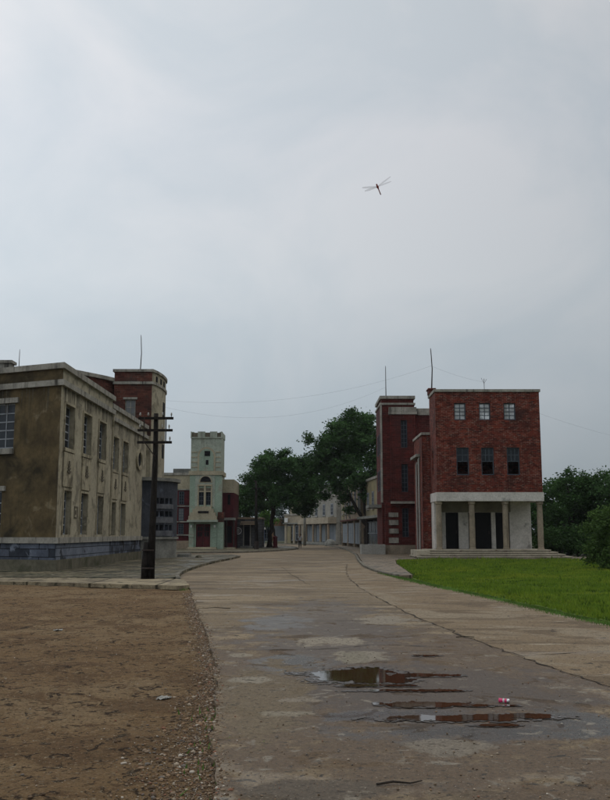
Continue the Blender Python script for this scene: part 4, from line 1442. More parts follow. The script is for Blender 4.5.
part(WG, 'canopy', M['coping'], lambda m: m.box(WF, 6.9, 9.02, 4.08, 4.26, 0.0, .55))
part(WG, 'base_wall', M['wingbrick'], lambda m: m.wbox(6.45, 6.94, 72.95, 73.44, .8, 4.2))
part(WG, 'plinth', M['stone'], lambda m: m.wbox(6.4, 9.1, 72.88, 73.4, 0.05, .8))
for a, b in ((512.5, 517), (520, 525), (528.6, 533.4), (537.6, 543)):
    part(WG, 'pale_panel', M['coping'], lambda m: (m.wbox(6.72, 6.94, 72.90, 72.96, zz(b, 73), zz(a, 73)), m.wbox(6.94, 7.5, 72.90, 73.0, zz(b, 73), zz(a, 73))))
part(WG, 'street_canopy', M['grey'], lambda m: m.wbox(5.2, 6.25, 73.9, 77.5, 3.8, 4.05))
part(WG, 'corner_strip', M['coping'], lambda m: m.wbox(6.17, 6.32, 73.36, 73.5, 4.2, 12.18))
for y_, z_ in ((74.8, 8.2), (76.6, 8.2), (74.8, 5.2), (76.6, 5.2)):
    window(WG, Fr((6.25, 78.5, 0), (0, -1)), 78.5 - y_ - .4, 78.5 - y_ + .4, z_, z_ + 1.7, 0.0, 2, 4, M['wframe'], M['glass'])
rod(WG, 'lightning_rod', 6.75, 74.2, 12.9, 15.6, 0.03)

PL = thing('planter_box', 'low pale rendered planter box beside the dark red house', 'planter', (5.5, 72.5, .09))
part(PL, 'box_wall', M['planter'], lambda m: (m.wbox(4.45, 6.35, 72.0, 72.18, .09, .85), m.wbox(4.45, 6.35, 73.3, 73.48, .09, .85), m.wbox(4.45, 4.63, 72.18, 73.3, .09, .85), m.wbox(6.17, 6.35, 72.18, 73.3, .09, .85)))
part(PL, 'soil', M['crack'], lambda m: m.wbox(4.63, 6.17, 72.18, 73.3, .09, .74))

# ------------------------------------------------------------------ mint tower
GT = thing('tower_building', 'mint and cream tower with crenellated grey top, arched window and maroon door', 'building', (-10.3, 97, .1))
GY = 95.0
GF = Fr((0, GY, 0), (1, 0))
X = lambda p, y=500: xx(p, GY, y)
Z = lambda y: zz(y, GY)
x0, x1 = X(189.5), X(221.5)
gh = [(X(196.5), X(210.8), .3, Z(524)), (X(198.8), X(203.8), Z(505), Z(492)), (X(205.8), X(210.8), Z(505), Z(492))]
part(GT, 'lower_wall', M['green'], lambda m: m.wall(GF, x0, x1, .1, Z(474), .35, gh))
part(GT, 'tower_body', M['towergrey'], lambda m: (m.wbox(x0 + .1, x1 - .05, GY + .36, GY + 3.9, .1, Z(470))), label='grey body behind the mint front')
part(GT, 'upper_wall', M['towergrey'], lambda m: m.wbox(x0 + .05, x1 - .1, GY + .1, GY + 3.85, Z(474), Z(437)))
part(GT, 'ledge', M['cream'], lambda m: m.wbox(x0 - .12, x1 + .1, GY - .12, GY + 4.0, Z(475), Z(471)))
# battlements with dark embrasures
zb0, zb1 = Z(437), Z(431.5)


def battlement(m):
    segs = [(x0 + .0, x0 + .1), (x0 + .75, X(204)), (X(209), X(216.2)), (x1 - .15, x1 - .03)]
    for a, b in segs:
        m.wbox(a, b, GY - .02, GY + .3, zb0, zb1)
    m.wbox(x0, x1 - .03, GY - .02, GY + .3, zb0 - .12, zb0)
    for a, b in ((0.35, 1.3), (2.0, 2.6), (3.2, 3.9)):
        m.wbox(x1 - .33, x1 - .03, GY + a, GY + b, zb0, zb1)
        m.wbox(x0, x0 + .3, GY + a, GY + b, zb0, zb1)
    m.wbox(x0 + .3, x1 - .33, GY + 3.6, GY + 3.9, zb0, zb1)


part(GT, 'battlement', M['towergrey'], battlement)
part(GT, 'embrasure_panel', M['motif'], lambda m: (m.wbox(x0 + .1, x0 + .74, GY + .08, GY + .2, zb0, zb1 - .12), m.wbox(X(204) + .01, X(209) - .01, GY + .08, GY + .2, zb0 - .0, zb1 - .1),
                                                  m.wbox(X(216.2) + .01, x1 - .16, GY + .08, GY + .2, zb0, zb1 - .12)))


def archpoly(m, F, a, b, z0, zs, w0, w1, n=16):
    c, r = (a + b) / 2, (b - a) / 2
    pts = [(a, z0), (b, z0)] + [(c + r * math.cos(math.pi * i / n), zs + r * math.sin(math.pi * i / n)) for i in range(n + 1)]
    m.face([F(p[0], p[1], w1) for p in pts], pts)
    for i in range(len(pts)):
        p, q = pts[i], pts[(i + 1) % len(pts)]
        m.face([F(q[0], q[1], w1), F(p[0], p[1], w1), F(p[0], p[1], w0), F(q[0], q[1], w0)])


GFu = Fr((0, GY + .1, 0), (1, 0))
part(GT, 'arch_surround', M['cream'], lambda m: archpoly(m, GFu, X(196.7), X(214.8), Z(470.8), Z(456), 0, .07))
ap = part(GT, 'arch_panel', M['green'], lambda m: archpoly(m, GFu, X(198.6), X(213), Z(470.8), Z(456), .07, .10))
part(ap, 'small_window', M['dark'], lambda m: (m.box(GFu, X(203.8), X(209.4), Z(456), Z(451), .09, .13)))
part(ap, 'small_window', M['dark'], lambda m: (m.box(GFu, X(205.2), X(207.8), Z(464.7), Z(460), .09, .13)))
part(GT, 'wall_band', M['cream'], lambda m: [(m.box(GFu, x0 + .1, X(196.6), Z(y) - .05, Z(y) + .05, 0, .05), m.box(GFu, X(214.9), x1 - .15, Z(y) - .05, Z(y) + .05, 0, .05)) for y in (452, 457, 462, 467)])
part(GT, 'window_surround', M['cream'], lambda m: (m.box(GF, X(197.6), X(212), Z(507), Z(485.6), .0, .10)) if False else (
    m.box(GF, X(197.4), X(198.8), Z(507), Z(486), 0, .1), m.box(GF, X(203.8), X(205.8), Z(507), Z(486), 0, .1), m.box(GF, X(210.8), X(212.2), Z(507), Z(486), 0, .1),
    m.box(GF, X(197.4), X(212.2), Z(486), Z(484.3), 0, .12), m.box(GF, X(198.8), X(203.8), Z(492), Z(491), 0, .1), m.box(GF, X(205.8), X(210.8), Z(492), Z(491), 0, .1)))
part(GT, 'centre_field', M['towergrey'], lambda m: m.wall(Fr((0, GY - .001, 0), (1, 0)), X(195), X(214.6), Z(507), Z(475.2), -.035, [(X(197.4), X(212.2), Z(507) - .1, Z(484.3))]))
part(GT, 'transom_panel', M['motif'], lambda m: (m.box(GF, X(198.8), X(203.8), Z(491), Z(488), 0, .04), m.box(GF, X(205.8), X(210.8), Z(491), Z(488), 0, .04)))
lu = part(GT, 'lunette_frame', M['cream'], lambda m: archpoly(m, GF, X(198.6), X(212.2), Z(482.6), Z(482), 0, .08))
part(lu, 'lunette', M['dark'], lambda m: archpoly(m, GF, X(200), X(210.8), Z(481.9), Z(481.6), .07, .1))
for a, b in ((198.8, 203.8), (205.8, 210.8)):
    window(GT, GF, X(a), X(b), Z(505), Z(492), -.1, 2, 3, M['wframe'], M['glass'], bar=.05, fr=.05)


def balcony(m):
    for a, b, y0_, y1_ in ((189.6, 217.5, 520, 516), (191, 216, 516, 512.5), (193.5, 214, 512.5, 509), (196, 212, 509, 506.5)):
        m.box(GF, X(a), X(b), Z(y0_) + .002, Z(y1_), 0.0, .75 - (520 - y0_) * .012)


bc = part(GT, 'balcony_parapet', M['cream'], balcony)
part(bc, 'slot', M['dark'], lambda m: m.box(GF, X(199), X(209.5), Z(513.2), Z(511.2), .66, .77))
part(GT, 'door_hood', M['towergrey'], lambda m: m.box(GF, X(188.5), X(218.5), Z(522), Z(520), -.0, .95))
dg = part(GT, 'door', M['maroon'], lambda m: (m.box(GF, X(196.5), X(203.5), .3, Z(524), -.2, -.12), m.box(GF, X(203.8), X(210.8), .3, Z(524), -.2, -.12),
                                             m.box(GF, X(198), X(202.5), .6, 1.2, -.12, -.08), m.box(GF, X(205), X(209.5), .6, 1.2, -.12, -.08)))
part(dg, 'pane', M['dark'], lambda m: [m.box(GF, X(a), X(b), z0_, z1_, -.13, -.09) for a, b in ((198, 200), (200.6, 202.6), (204.8, 206.8), (207.4, 209.4)) for z0_, z1_ in ((1.4, 1.85), (1.95, 2.4))])
for a, b in ((190, 194.5), (213, 217.5)):
    part(GT, 'pilaster', M['green'], lambda m: (m.box(GF, X(a), X(b), .3, Z(522.2), 0.0, .12), m.box(GF, X(a) - .05, X(b) + .05, Z(537), Z(535.5), 0.12, .2)))
    part(GT, 'wall_lamp', M['whitepaint'], lambda m: m.tube([GF(X((a + b) / 2), Z(527.5), .22), GF(X((a + b) / 2), Z(525), .22)], .1, 8))
part(GT, 'doorstep', M['cream'], lambda m: (m.box(GF, X(189), X(217), .1, .3, -.3, .6), m.box(GF, X(188), X(218), .05, .18, .6, 1.0)))
# right annex
part(GT, 'annex_wall', M['cream'], lambda m: m.wbox(x1 - .04, X(232.8), GY + 1.6, GY + 9, Z(492), Z(478.5)), label='cream upper wall right of the tower')
part(GT, 'annex_brick', M['maroon'], lambda m: (m.wbox(x1 - .04, X(232.6), GY + 1.7, GY + 8.9, .1, Z(492))), label='dark red wall under the cream band')
part(GT, 'annex_window', M['dark'], lambda m: (m.wbox(X(226.4), X(229), GY + 1.62, GY + 1.75, Z(504), Z(494)), m.wbox(X(225), X(231), GY + 1.62, GY + 1.75, Z(543), Z(526))))
part(GT, 'side_block', M['green'], lambda m: m.wbox(X(217.6), X(223.8), GY - .1, GY + 1.4, .1, Z(522)), label='small mint pier beside the door')
part(GT, 'brick_pier', M['tbrick'], lambda m: m.wbox(X(218), X(223.8), GY - .12, GY + 1.4, Z(522) + .002, Z(512)))
part(GT, 'annex_canopy', M['grey'], lambda m: m.wbox(X(223), X(235), GY + .6, GY + 1.7, Z(520), Z(517.5)))
for p in (226.2, 233.6):
    part(GT, 'canopy_post', M['iron'], lambda m: m.tube([(X(p), GY + .8, .1), (X(p), GY + .8, Z(520))], .09, 8))
part(GT, 'annex_step', M['cream'], lambda m: m.wbox(X(223.5), X(235), GY + .4, GY + 1.7, .05, .25))
# left wing
xl = X(150)
part(GT, 'wing_wall', M['cream'], lambda m: m.wbox(xl, x0 - .02, GY + 1.2, GY + 9, Z(489), Z(472)), label='cream upper wall left of the tower')
part(GT, 'wing_brick', M['maroon'], lambda m: m.wbox(xl, x0 - .02, GY + 1.3, GY + 8.9, .9, Z(489)), label='dark red wall with white bands')
part(GT, 'wing_plinth', M['tanwall'], lambda m: m.wbox(xl, x0 - .02, GY + 1.15, GY + 9, .1, .95))
part(GT, 'wing_coping', M['coping'], lambda m: m.wbox(xl - .1, x0 - .02, GY + 1.1, GY + 9.1, Z(474.5), Z(472)))
part(GT, 'roof_block', M['grey'], lambda m: m.wbox(X(167), x0 - .1, GY + 4, GY + 8, Z(472), Z(466)))
for y in (489, 505.7, 521.6, 535):
    part(GT, 'floor_band', M['coping'], lambda m: m.wbox(xl, x0 - .03, GY + 1.12, GY + 1.29, Z(y) - .06, Z(y) + .06))
for y0_, y1_, pm in ((504, 491, 'glass'), (520.5, 508, 'glassp'), (534, 523.5, 'glass')):
    for p in (177.2, 163.5):
        window(GT, Fr((0, GY + 1.3, 0), (1, 0)), X(p), X(p + 5.2), Z(y0_), Z(y1_), 0.02, 2, 4, M['wframe'], M[pm], bar=.05, fr=.06)

# ------------------------------------------------------------------ street buildings behind
def storefront(name, label, p0, p1, h, depth, wall, ground, feats):
    d = Vector((p1[0] - p0[0], p1[1] - p0[1]))
    Lg = d.length
    F = Fr((p0[0], p0[1], 0), d)
    root = thing(name, label, 'building', (*F(Lg / 2, 0, -depth / 2)[:2], .08), 'shop buildings along the far street')
    g0 = 3.2
    part(root, 'upper_wall', M[wall], lambda m: m.box(F, 0, Lg, g0, h, -depth, 0))
    part(root, 'ground_wall', M[ground], lambda m: m.box(F, .02, Lg - .02, .08, g0, -depth + .02, -.6))
    n = max(2, int(Lg / feats.get('bay', 3.6)))
    for i in range(n + 1):
        u = min(max(Lg * i / n, .25), Lg - .25)
        part(root, 'pier', M[feats.get('pier', wall)], lambda m: m.box(F, u - .22, u + .22, .08, g0, -.6, -.02))
    for i in range(n):
        a, b = Lg * i / n + .55, Lg * (i + 1) / n - .55
        window(root, F, a - .2, b + .2, .5, 2.95, -.12, 3, 2, M[feats.get('frame', 'wframe2')], M[feats.get('gp', 'glass')], name='shop_window', fr=.1, bar=.07)
    nu = max(2, int(Lg / 3.2))
    for i in range(nu):
        c = Lg * (i + .5) / nu
        for z0_, z1_ in feats.get('rows', ((4.3, 6.0),)):
            window(root, F, c - .55, c + .55, z0_, z1_, .02, 2, 3, M['wframe2'], M['glass'], fr=.12)
            part(root, 'sill', M['coping'], lambda m: m.box(F, c - .7, c + .7, z0_ - .15, z0_ - .01, 0, .15))
    part(root, 'coping', M['coping'], lambda m: m.box(F, -.1, Lg + .1, h, h + .25, -depth - .1, .15))
    if 'canopy' in feats:
        part(root, 'canopy', M[feats['canopy'][2]], lambda m: m.box(F, -.05, Lg + .05, feats['canopy'][0], feats['canopy'][1], .002, feats['canopy'][3]))
    return root, F, Lg


b1, F1, L1 = storefront('corner_shop', 'cream two storey shop with flat canopy just beyond the dark red house', (6.6, 98), (8.0, 82), 7.2, 7, 'yellow', 'shopgrey', dict(canopy=(3.2, 3.45, 'grey', 1.0), pier='bark', bay=5.5))
b2, F2, L2 = storefront('brick_shop', 'brown two storey shop with pale blue glazed fronts behind the large tree', (4.9, 122), (6.3, 102), 8.3, 8, 'tanwall', 'tanwall', dict(gp='paleblue', canopy=(3.25, 3.4, 'wingbrick', .2), rows=((4.2, 6.9),), bay=6.5))
part(b2, 'yellow_panel', M['yellow'], lambda m: m.box(F2, .3, 3.2, 3.45, 7.4, .0, .05))
part(b2, 'white_surround', M['coping'], lambda m: (m.box(F2, 6.0, 6.3, 3.5, 7.3, 0, .15), m.box(F2, 9.8, 10.1, 3.5, 7.3, 0, .15), m.box(F2, L2 - .4, L2, .1, 7.3, 0.01, .15)))
b3, F3, L3 = storefront('balcony_shop', 'grey two storey shop with a long tan balcony over columns', (0.1, 144.5), (4.5, 130), 7.0, 9, 'palestone', 'greystone', dict(gp='paleblue', canopy=(3.1, 4.0, 'creamwall', 1.3), bay=5))
part(b3, 'attic', M['greystone'], lambda m: m.box(F3, 4.5, L3 - 1, 7.26, 8.9, -5, -.4))
for k in range(5):
    part(b3, 'column', M['tanwall'], lambda m: m.tube([F3(.4 + k * (L3 - .8) / 4, .08, 1.1), F3(.4 + k * (L3 - .8) / 4, 3.0, 1.1)], .17, 8))
part(b3, 'steps', M['grey'], lambda m: (m.box(F3, 1, L3 - 1, .08, .28, 0, 1.6), m.box(F3, 1.2, L3 - 1.2, .28, .45, 0, 1.25)))
b4, F4, L4 = storefront('low_shop', 'low tan shop with cream door panel at the bend of the street', (-3.4, 150.2), (-0.3, 147.0), 4.6, 8, 'creamwall', 'tanwall', dict(rows=(), canopy=(3.2, 3.4, 'grey', .3)))
part(b4, 'door_panel', M['yellow'], lambda m: m.box(F4, .7, 1.6, .1, 2.9, -.45, .06))
part(b4, 'sign_board', M['whitepaint'], lambda m: m.box(F4, .4, 1.2, 3.5, 4.2, .32, .4))
b5, F5, L5 = storefront('orange_shop', 'faded orange low shop glimpsed between the left tree trunks', (-13.5, 190), (-6.6, 186), 4.6, 8, 'orangewall', 'paleblue', dict(rows=(), bay=4))
b6, F6, L6 = storefront('grey_block', 'long grey two storey block closing the street behind the trees', (-36, 172), (-15, 164), 6.2, 8, 'greystone', 'greystone', dict())
# buildings beyond, right, behind the tree
b7, F7, L7 = storefront('rear_shop', 'pale two storey shop seen over the low shop roof', (-2.8, 166), (8, 160), 9.0, 8, 'creamwall', 'greystone', dict())

# small grey shop with the ring sign
SH = thing('small_shop', 'low dark grey shop with white ring sign and tan awning', 'building', (-6.2, 105, .1))
SY = 102.0
SF = Fr((0, SY, 0), (1, 0))
sx = lambda p: xx(p, SY, 530)
sz_ = lambda y: zz(y, SY)
part(SH, 'wall', M['shopgrey'], lambda m: m.wall(SF, sx(233.5), sx(262), .1, sz_(519), .3, [(sx(244.2), sx(249.8), .4, sz_(526.5))]))
part(SH, 'body', M['shopgrey'], lambda m: m.wbox(sx(233.5), sx(262), SY + .31, SY + 6, .1, sz_(519) - .01))
part(SH, 'roof_edge', M['tanwall'], lambda m: m.wbox(sx(233), sx(262.5), SY - .12, SY + 6.1, sz_(519), sz_(517.3)))
part(SH, 'awning', M['tanwall'], lambda m: (m.box(SF, sx(240.5), sx(255.5), sz_(524.8), sz_(523.2), .0, 1.0), m.box(SF, sx(241), sx(255), sz_(522.6), sz_(521.4), .0, .5)))
dr = part(SH, 'door', M['door'], lambda m: m.box(SF, sx(244.2), sx(249.8), .4, sz_(526.5), -.2, -.1))
part(dr, 'door_frame', M['coping'], lambda m: (m.box(SF, sx(243.1), sx(244.1), .3, sz_(525), 0, .12), m.box(SF, sx(249.9), sx(250.9), .3, sz_(525), 0, .12)))
part(SH, 'doorstep', M['grey'], lambda m: m.box(SF, sx(241), sx(253), .1, .3, 0, .8))
cu, cv = sx(238.2), sz_(530.8)
part(SH, 'ring_sign', M['whitepaint'], lambda m: ring(m, SF, cu, cv, .30, .40, .0, .06, 20))


def glyph(m):
    m.box(SF, cu - .14, cu - .07, cv - .19, cv + .19, 0, .05)
    for z_ in (-.19, -.03, .13):
        m.box(SF, cu - .07, cu + .09, cv + z_, cv + z_ + .06, 0, .05)
    m.box(SF, cu + .09, cu + .14, cv - .16, cv - .02, 0, .05)
    m.box(SF, cu + .08, cu + .13, cv + .02, cv + .16, 0, .05)


part(SH, 'sign_letter', M['whitepaint'], glyph)

# blue and white kiosk further back
KI = thing('street_kiosk', 'small blue and white kiosk behind the dark street pole', 'kiosk', (-7.6, 141, .1))
ky = 140
kx0, kx1 = xx(257, ky, 530), xx(264, ky, 530)
part(KI, 'body', M['bluepaint'], lambda m: m.wbox(kx0, kx1, ky, ky + 2.2, .1, 2.3))
part(KI, 'roof', M['whitepaint'], lambda m: m.wbox(kx0 - .15, kx1 + .15, ky - .3, ky + 2.4, 2.3, 2.6))
part(KI, 'counter_panel', M['whitepaint'], lambda m: m.wbox(kx0 + .1, kx1 - .1, ky - .1, ky - .002, .15, .8))
part(KI, 'window', M['glass'], lambda m: m.wbox(kx0 + .15, kx1 - .15, ky - .05, ky - .002, 1.2, 2.0))

# sand / rubble heap near the far shops
def heap(name, label, x, y, rx, ry, h, mat, seed):
    r0 = random.Random(seed)
    bm = bmesh.new()
    bmesh.ops.create_uvsphere(bm, u_segments=20, v_segments=12, radius=1)
    for v in bm.verts:
        k = 1 + .12 * math.sin(v.co.x * 4 + seed) * math.cos(v.co.y * 5) + r0.uniform(-.05, .05)
        v.co = Vector((x + v.co.x * rx * k, y + v.co.y * ry * k, .0 + max(-.05, v.co.z) * h * k + .05))
    me = bpy.data.meshes.new(name)
    bm.to_mesh(me)
    bm.free()
    me.materials.append(mat)
    o = bpy.data.objects.new(name, me)
    COL.objects.link(o)
    return tag(o, label, 'heap')


hx = xx(331, 124, 541)
heap('sand_heap', 'dark heap of sand on the pavement before the balcony shop', hx, 124, .95, .8, .85, M['grey'], 3)
heap('stone_lump', 'small dark stone lying beside the round bay', -7.2, 61.9, .22, .2, .22, M['base'], 5)


# ------------------------------------------------------------------ trees
def leaf_cloud(blobs, leaf, dens, sub, rng, tight=0.42):
    out = []
    for (x, y, z, r) in blobs:
        ns = max(6, int(sub * r))
        d = rng.normal(size=(ns, 3))
        d /= np.linalg.norm(d, axis=1, keepdims=True)
        rad = r * (0.12 + 0.88 * rng.random(ns) ** 0.55)
        sc = np.array([x, y, z]) + d * rad[:, None] * np.array([1, 1, .85])
        n = int(dens * r * r)
        k = rng.integers(0, ns, n)
        pts = sc[k] + rng.normal(size=(n, 3)) * (tight * (0.5 + .25 * r)) * np.array([1, 1, .62])
        out.append(pts)
    P = np.concatenate(out)
    n = len(P)
    a = rng.normal(size=(n, 3))
    a[:, 2] *= .5
    a /= np.linalg.norm(a, axis=1, keepdims=True)
    b = rng.normal(size=(n, 3))
    b -= (b * a).sum(1, keepdims=True) * a
    b /= np.linalg.norm(b, axis=1, keepdims=True)
    s = leaf * rng.uniform(.6, 1.35, (n, 1))
    a *= s
    b *= s * .5
    return np.stack([P - a, P + b, P + a, P - b], 1).reshape(-1, 3)


def tree(name, label, base, blobs, limbs, trunk_r, leafm, leaf=.15, dens=800, sub=16, group=None, seed=0, cat='tree', tight=.42):
    rng = np.random.default_rng(seed)
    root = thing(name, label, cat, base, group)
    fast_mesh('crown', leaf_cloud(blobs, leaf, dens, sub, rng, tight), 4, M[leafm], root)
    m = MB()
    for pts, r0, r1 in limbs:
        P = [Vector(p) for p in pts]
        Q = []
        for i in range(len(P) - 1):
            for j in range(4):
                t = j / 4
                q = P[i].lerp(P[i + 1], t)
                if i or j:
                    q += Vector((rng.normal(), rng.normal(), 0)) * r0 * .22
                Q.append(q)
        Q.append(P[-1])
        rr_ = [r0 + (r1 - r0) * k / (len(Q) - 1) for k in range(len(Q))]
        if Q[0].z < .4:
            rr_[0] *= 1.35
        m.tube(Q, rr_, 8)
    m.build('trunk', M['bark'], root, smooth=True)
    return root


def pxblobs(lst, Y, rng, spread=1.0):
    o = []
    for px, py, r in lst:
        X_, Z_ = at(px, py, Y)
        o.append((X_, Y + rng.uniform(-1, 1) * spread * 2.2, Z_, r * Y / 900))
    return o


rg = random.Random(21)


def P3(px, py, Y):
    a, b = at(px, py, Y)
    return (a, Y, b)


# large tree beside the dark red house
Y2 = 100.0
bl2 = pxblobs([(343, 428, 15), (362, 426, 17), (376, 437, 12), (328, 441, 13), (317, 456, 12), (312, 470, 11), (330, 462, 18), (350, 450, 20), (368, 458, 16),
               (377, 474, 11), (355, 480, 13), (338, 482, 12), (318, 482, 9), (366, 496, 8), (345, 497, 7), (379, 492, 6), (309, 440, 6), (352, 416, 8), (370, 416, 7), (350, 510, 5), (305, 462, 9), (322, 495, 6), (336, 442, 12), (358, 440, 12), (326, 470, 12), (345, 468, 14), (372, 486, 8), (380, 455, 9)], Y2, rg)
tb = P3(368, 548, Y2)
tb = (tb[0], tb[1], .05)
tree('broadleaf_tree', 'largest dense green tree leaning over the street beside the dark red house', tb, bl2,
     [([tb, P3(367.5, 530, Y2), P3(366, 512, Y2), P3(362, 480, Y2), P3(360, 445, Y2)], .42, .12),
      ([P3(367, 527, Y2), P3(360, 515, Y2), P3(352, 500, Y2), P3(342, 478, Y2), P3(330, 458, Y2)], .26, .07),
      ([P3(367, 522, Y2), P3(371, 500, Y2), P3(376, 470, Y2), P3(376, 445, Y2)], .2, .06),
      ([P3(362, 485, Y2), P3(350, 460, Y2), P3(345, 435, Y2)], .14, .05)], .4, 'leaf', .155, 850, 18, 'street trees', 1)
# the pair of crowns on the left of the street
Y1 = 106.0
bl1 = pxblobs([(262, 466, 12), (277, 460, 11), (291, 464, 11), (252, 480, 12), (270, 480, 15), (289, 482, 14), (303, 478, 11), (308, 494, 11), (294, 500, 11), (277, 498, 9),
               (258, 496, 10), (246, 494, 7), (305, 509, 8), (313, 484, 8), (298, 511, 6), (268, 453, 5), (284, 452, 5), (262, 484, 12), (280, 472, 13), (300, 470, 10), (286, 492, 11), (312, 502, 8), (250, 490, 10), (299, 489, 11), (270, 468, 12)], Y1, rg)
tb = P3(269.5, 547, Y1)
tb = (tb[0], tb[1], .1)
tree('broadleaf_tree', 'rounded green tree in the middle with a dark forked trunk', tb, bl1,
     [([tb, P3(270.5, 530, Y1), P3(272, 512, Y1), P3(272, 490, Y1), P3(268, 466, Y1)], .30, .08),
      ([P3(272, 520, Y1), P3(276, 500, Y1), P3(286, 480, Y1), P3(292, 468, Y1)], .18, .05),
      ([P3(272, 505, Y1), P3(262, 492, Y1), P3(254, 480, Y1)], .14, .05),
      ([P3(274, 505, Y1), P3(290, 495, Y1), P3(303, 488, Y1)], .12, .04)], .3, 'leaf', .155, 850, 18, 'street trees', 2)
Y3 = 112.0
bl3 = pxblobs([(240, 492, 9), (250, 503, 9), (241, 507, 8), (232, 500, 8), (262, 507, 8), (254, 488, 7), (246, 515, 5)], Y3, rg)
tb = P3(250, 545, Y3)
tb = (tb[0], tb[1], .1)
tree('broadleaf_tree', 'low dark tree spreading above the small grey shop', tb, bl3,
     [([tb, P3(249, 520, Y3), P3(247, 500, Y3), P3(243, 490, Y3)], .2, .06)], .2, 'leaf_dark', .155, 850, 18, 'street trees', 3)
Y4 = 118.0
bl4 = pxblobs([(266, 514, 7), (271, 521, 6), (262, 521, 5), (268, 505, 5)], Y4, rg, .5)
tb = P3(275.5, 545, Y4)
tb = (tb[0], tb[1], .1)
tree('young_tree', 'small bright green tree behind the forked trunk', tb, bl4, [([tb, P3(275, 530, Y4), P3(268, 514, Y4)], .16, .05)], .15, 'leaf_light', .14, 700, 14, 'street trees', 4)
# hazy trees beyond the street
for i, (px, py, r, Y) in enumerate(((230, 494, 9, 150), (262, 505, 14, 185), (290, 508, 13, 190), (318, 500, 12, 185), (334, 494, 13, 180), (350, 490, 13, 178), (372, 488, 14, 165), (205, 500, 10, 190), (240, 505, 10, 170))):
    X_, Z_ = at(px, py, Y)
    rW = r * Y / 900
    bb = [(X_, Y, Z_, rW), (X_ - rW * .8, Y + 1, Z_ - rW * .5, rW * .7), (X_ + rW * .8, Y - 1, Z_ - rW * .5, rW * .7), (X_ + .2, Y, Z_ - rW, rW * .8)]
    side = ['far left behind the mint tower annex', 'over the orange shop roof', 'behind the low shop', 'left of the balcony shop attic', 'over the balcony shop attic', 'between the balcony shop and brown shop', 'behind the brown shop by the large tree', 'hidden behind the mint tower', 'behind the small grey shop'][i]
    tree('broadleaf_tree', 'hazy distant tree ' + side, (X_, Y, 0), bb, [([(X_, Y, -.1), (X_ + .2, Y, Z_ * .6), (X_, Y, Z_)], .25, .08)], .25, 'leaf_far', .26, 120, 5, 'distant trees beyond the street', 30 + i, tight=.5)
# grove to the right of the red building
grove = [(541, 492, 11, 86, 'leaf_dark', 'dark tree seen through the porch right of the plaster wall'), (556, 478, 12, 84, 'leaf_dark', 'dark tree nearest the red building'), (566, 468, 13, 78, 'leaf_dark', 'tallest dark tree in the right grove'), (584, 474, 13, 80, 'leaf', 'rounded tree in the middle of the right grove'),
         (601, 470, 14, 76, 'leaf_dark', 'tree at the right picture edge'), (618, 474, 15, 74, 'leaf', 'tree just beyond the right picture edge')]
for i, (px, py, r, Y, lm, lab) in enumerate(grove):
    X_, Z_ = at(px, py + 8, Y)
    rw_ = r * Y / 900
    rg2 = random.Random(50 + i)
    bb = [(X_, Y, Z_ - .3, rw_)]
    for k in range(11):
        f = k / 11
        bb.append((X_ + rg2.uniform(-1.35, 1.35), Y + rg2.uniform(-1.6, 1.6), Z_ - .6 - f * (Z_ - 1.5), rw_ * rg2.uniform(.7, 1.05)))
    tree('broadleaf_tree', lab, (X_, Y, .03), bb, [([(X_, Y, -.1), (X_ + .15, Y, 2.2), (X_, Y, Z_ - .5)], .2, .06), ([(X_ + .1, Y, 2), (X_ + .9, Y + .3, Z_ * .6)], .12, .04), ([(X_, Y, 1.8), (X_ - 1, Y - .3, Z_ * .55)], .11, .04)],
         .2, lm, .13, 650, 14, 'trees of the grove right of the red building', 60 + i)
# backing hedge
for i, (px, Y) in enumerate(((548, 70), (562, 68), (577, 67), (592, 68), (607, 66), (624, 66))):
    X_, Z_ = at(px, 535, Y)
    bb = [(X_, Y, 1.1, 1.1), (X_ + .7, Y + .4, .8, .9), (X_ - .7, Y - .2, .9, .9), (X_, Y + .8, 1.6, .9)]
    lab = ['shrub next to the porch steps', 'second shrub from the porch steps', 'middle shrub at the foot of the grove', 'dark shrub left of the near bush', 'shrub hidden behind the near bush', 'shrub beyond the right edge'][i]
    tree('shrub', 'low dark ' + lab, (X_, Y, .03), bb, [([(X_, Y, 0), (X_, Y, 1.2)], .06, .03), ([(X_, Y, 0), (X_ + .4, Y, 1.1)], .05, .02)], .06, 'leaf_dark', .12, 520, 9, 'shrubs at the foot of the grove', 80 + i, 'shrub')
# near bush at the right edge
Yb = 43.0
bbx = pxblobs([(602, 520, 12), (612, 530, 15), (601, 541, 12), (608, 552, 13), (603, 561, 9), (616, 512, 12), (592, 530, 8), (618, 560, 12), (625, 540, 16), (592, 548, 9), (595, 558, 8), (594, 516, 6)], Yb, random.Random(4), .4)
tb = (xx(606, Yb, 570), Yb, .03)
tree('bush', 'leafy near bush with dry twigs at the right edge of the lawn', tb, bbx,
     [([tb, (tb[0] - .3, Yb, .9), (tb[0] - .2, Yb, 1.8)], .05, .02), ([tb, (tb[0] + .4, Yb, 1.0), (tb[0] + .3, Yb, 2.4)], .05, .02), ([tb, (tb[0] - .5, Yb - .2, .5), (tb[0] - .7, Yb - .3, 1.1)], .03, .01)],
     .05, 'leaf_bush', .075, 2300, 26, None, 90, 'bush', .30)

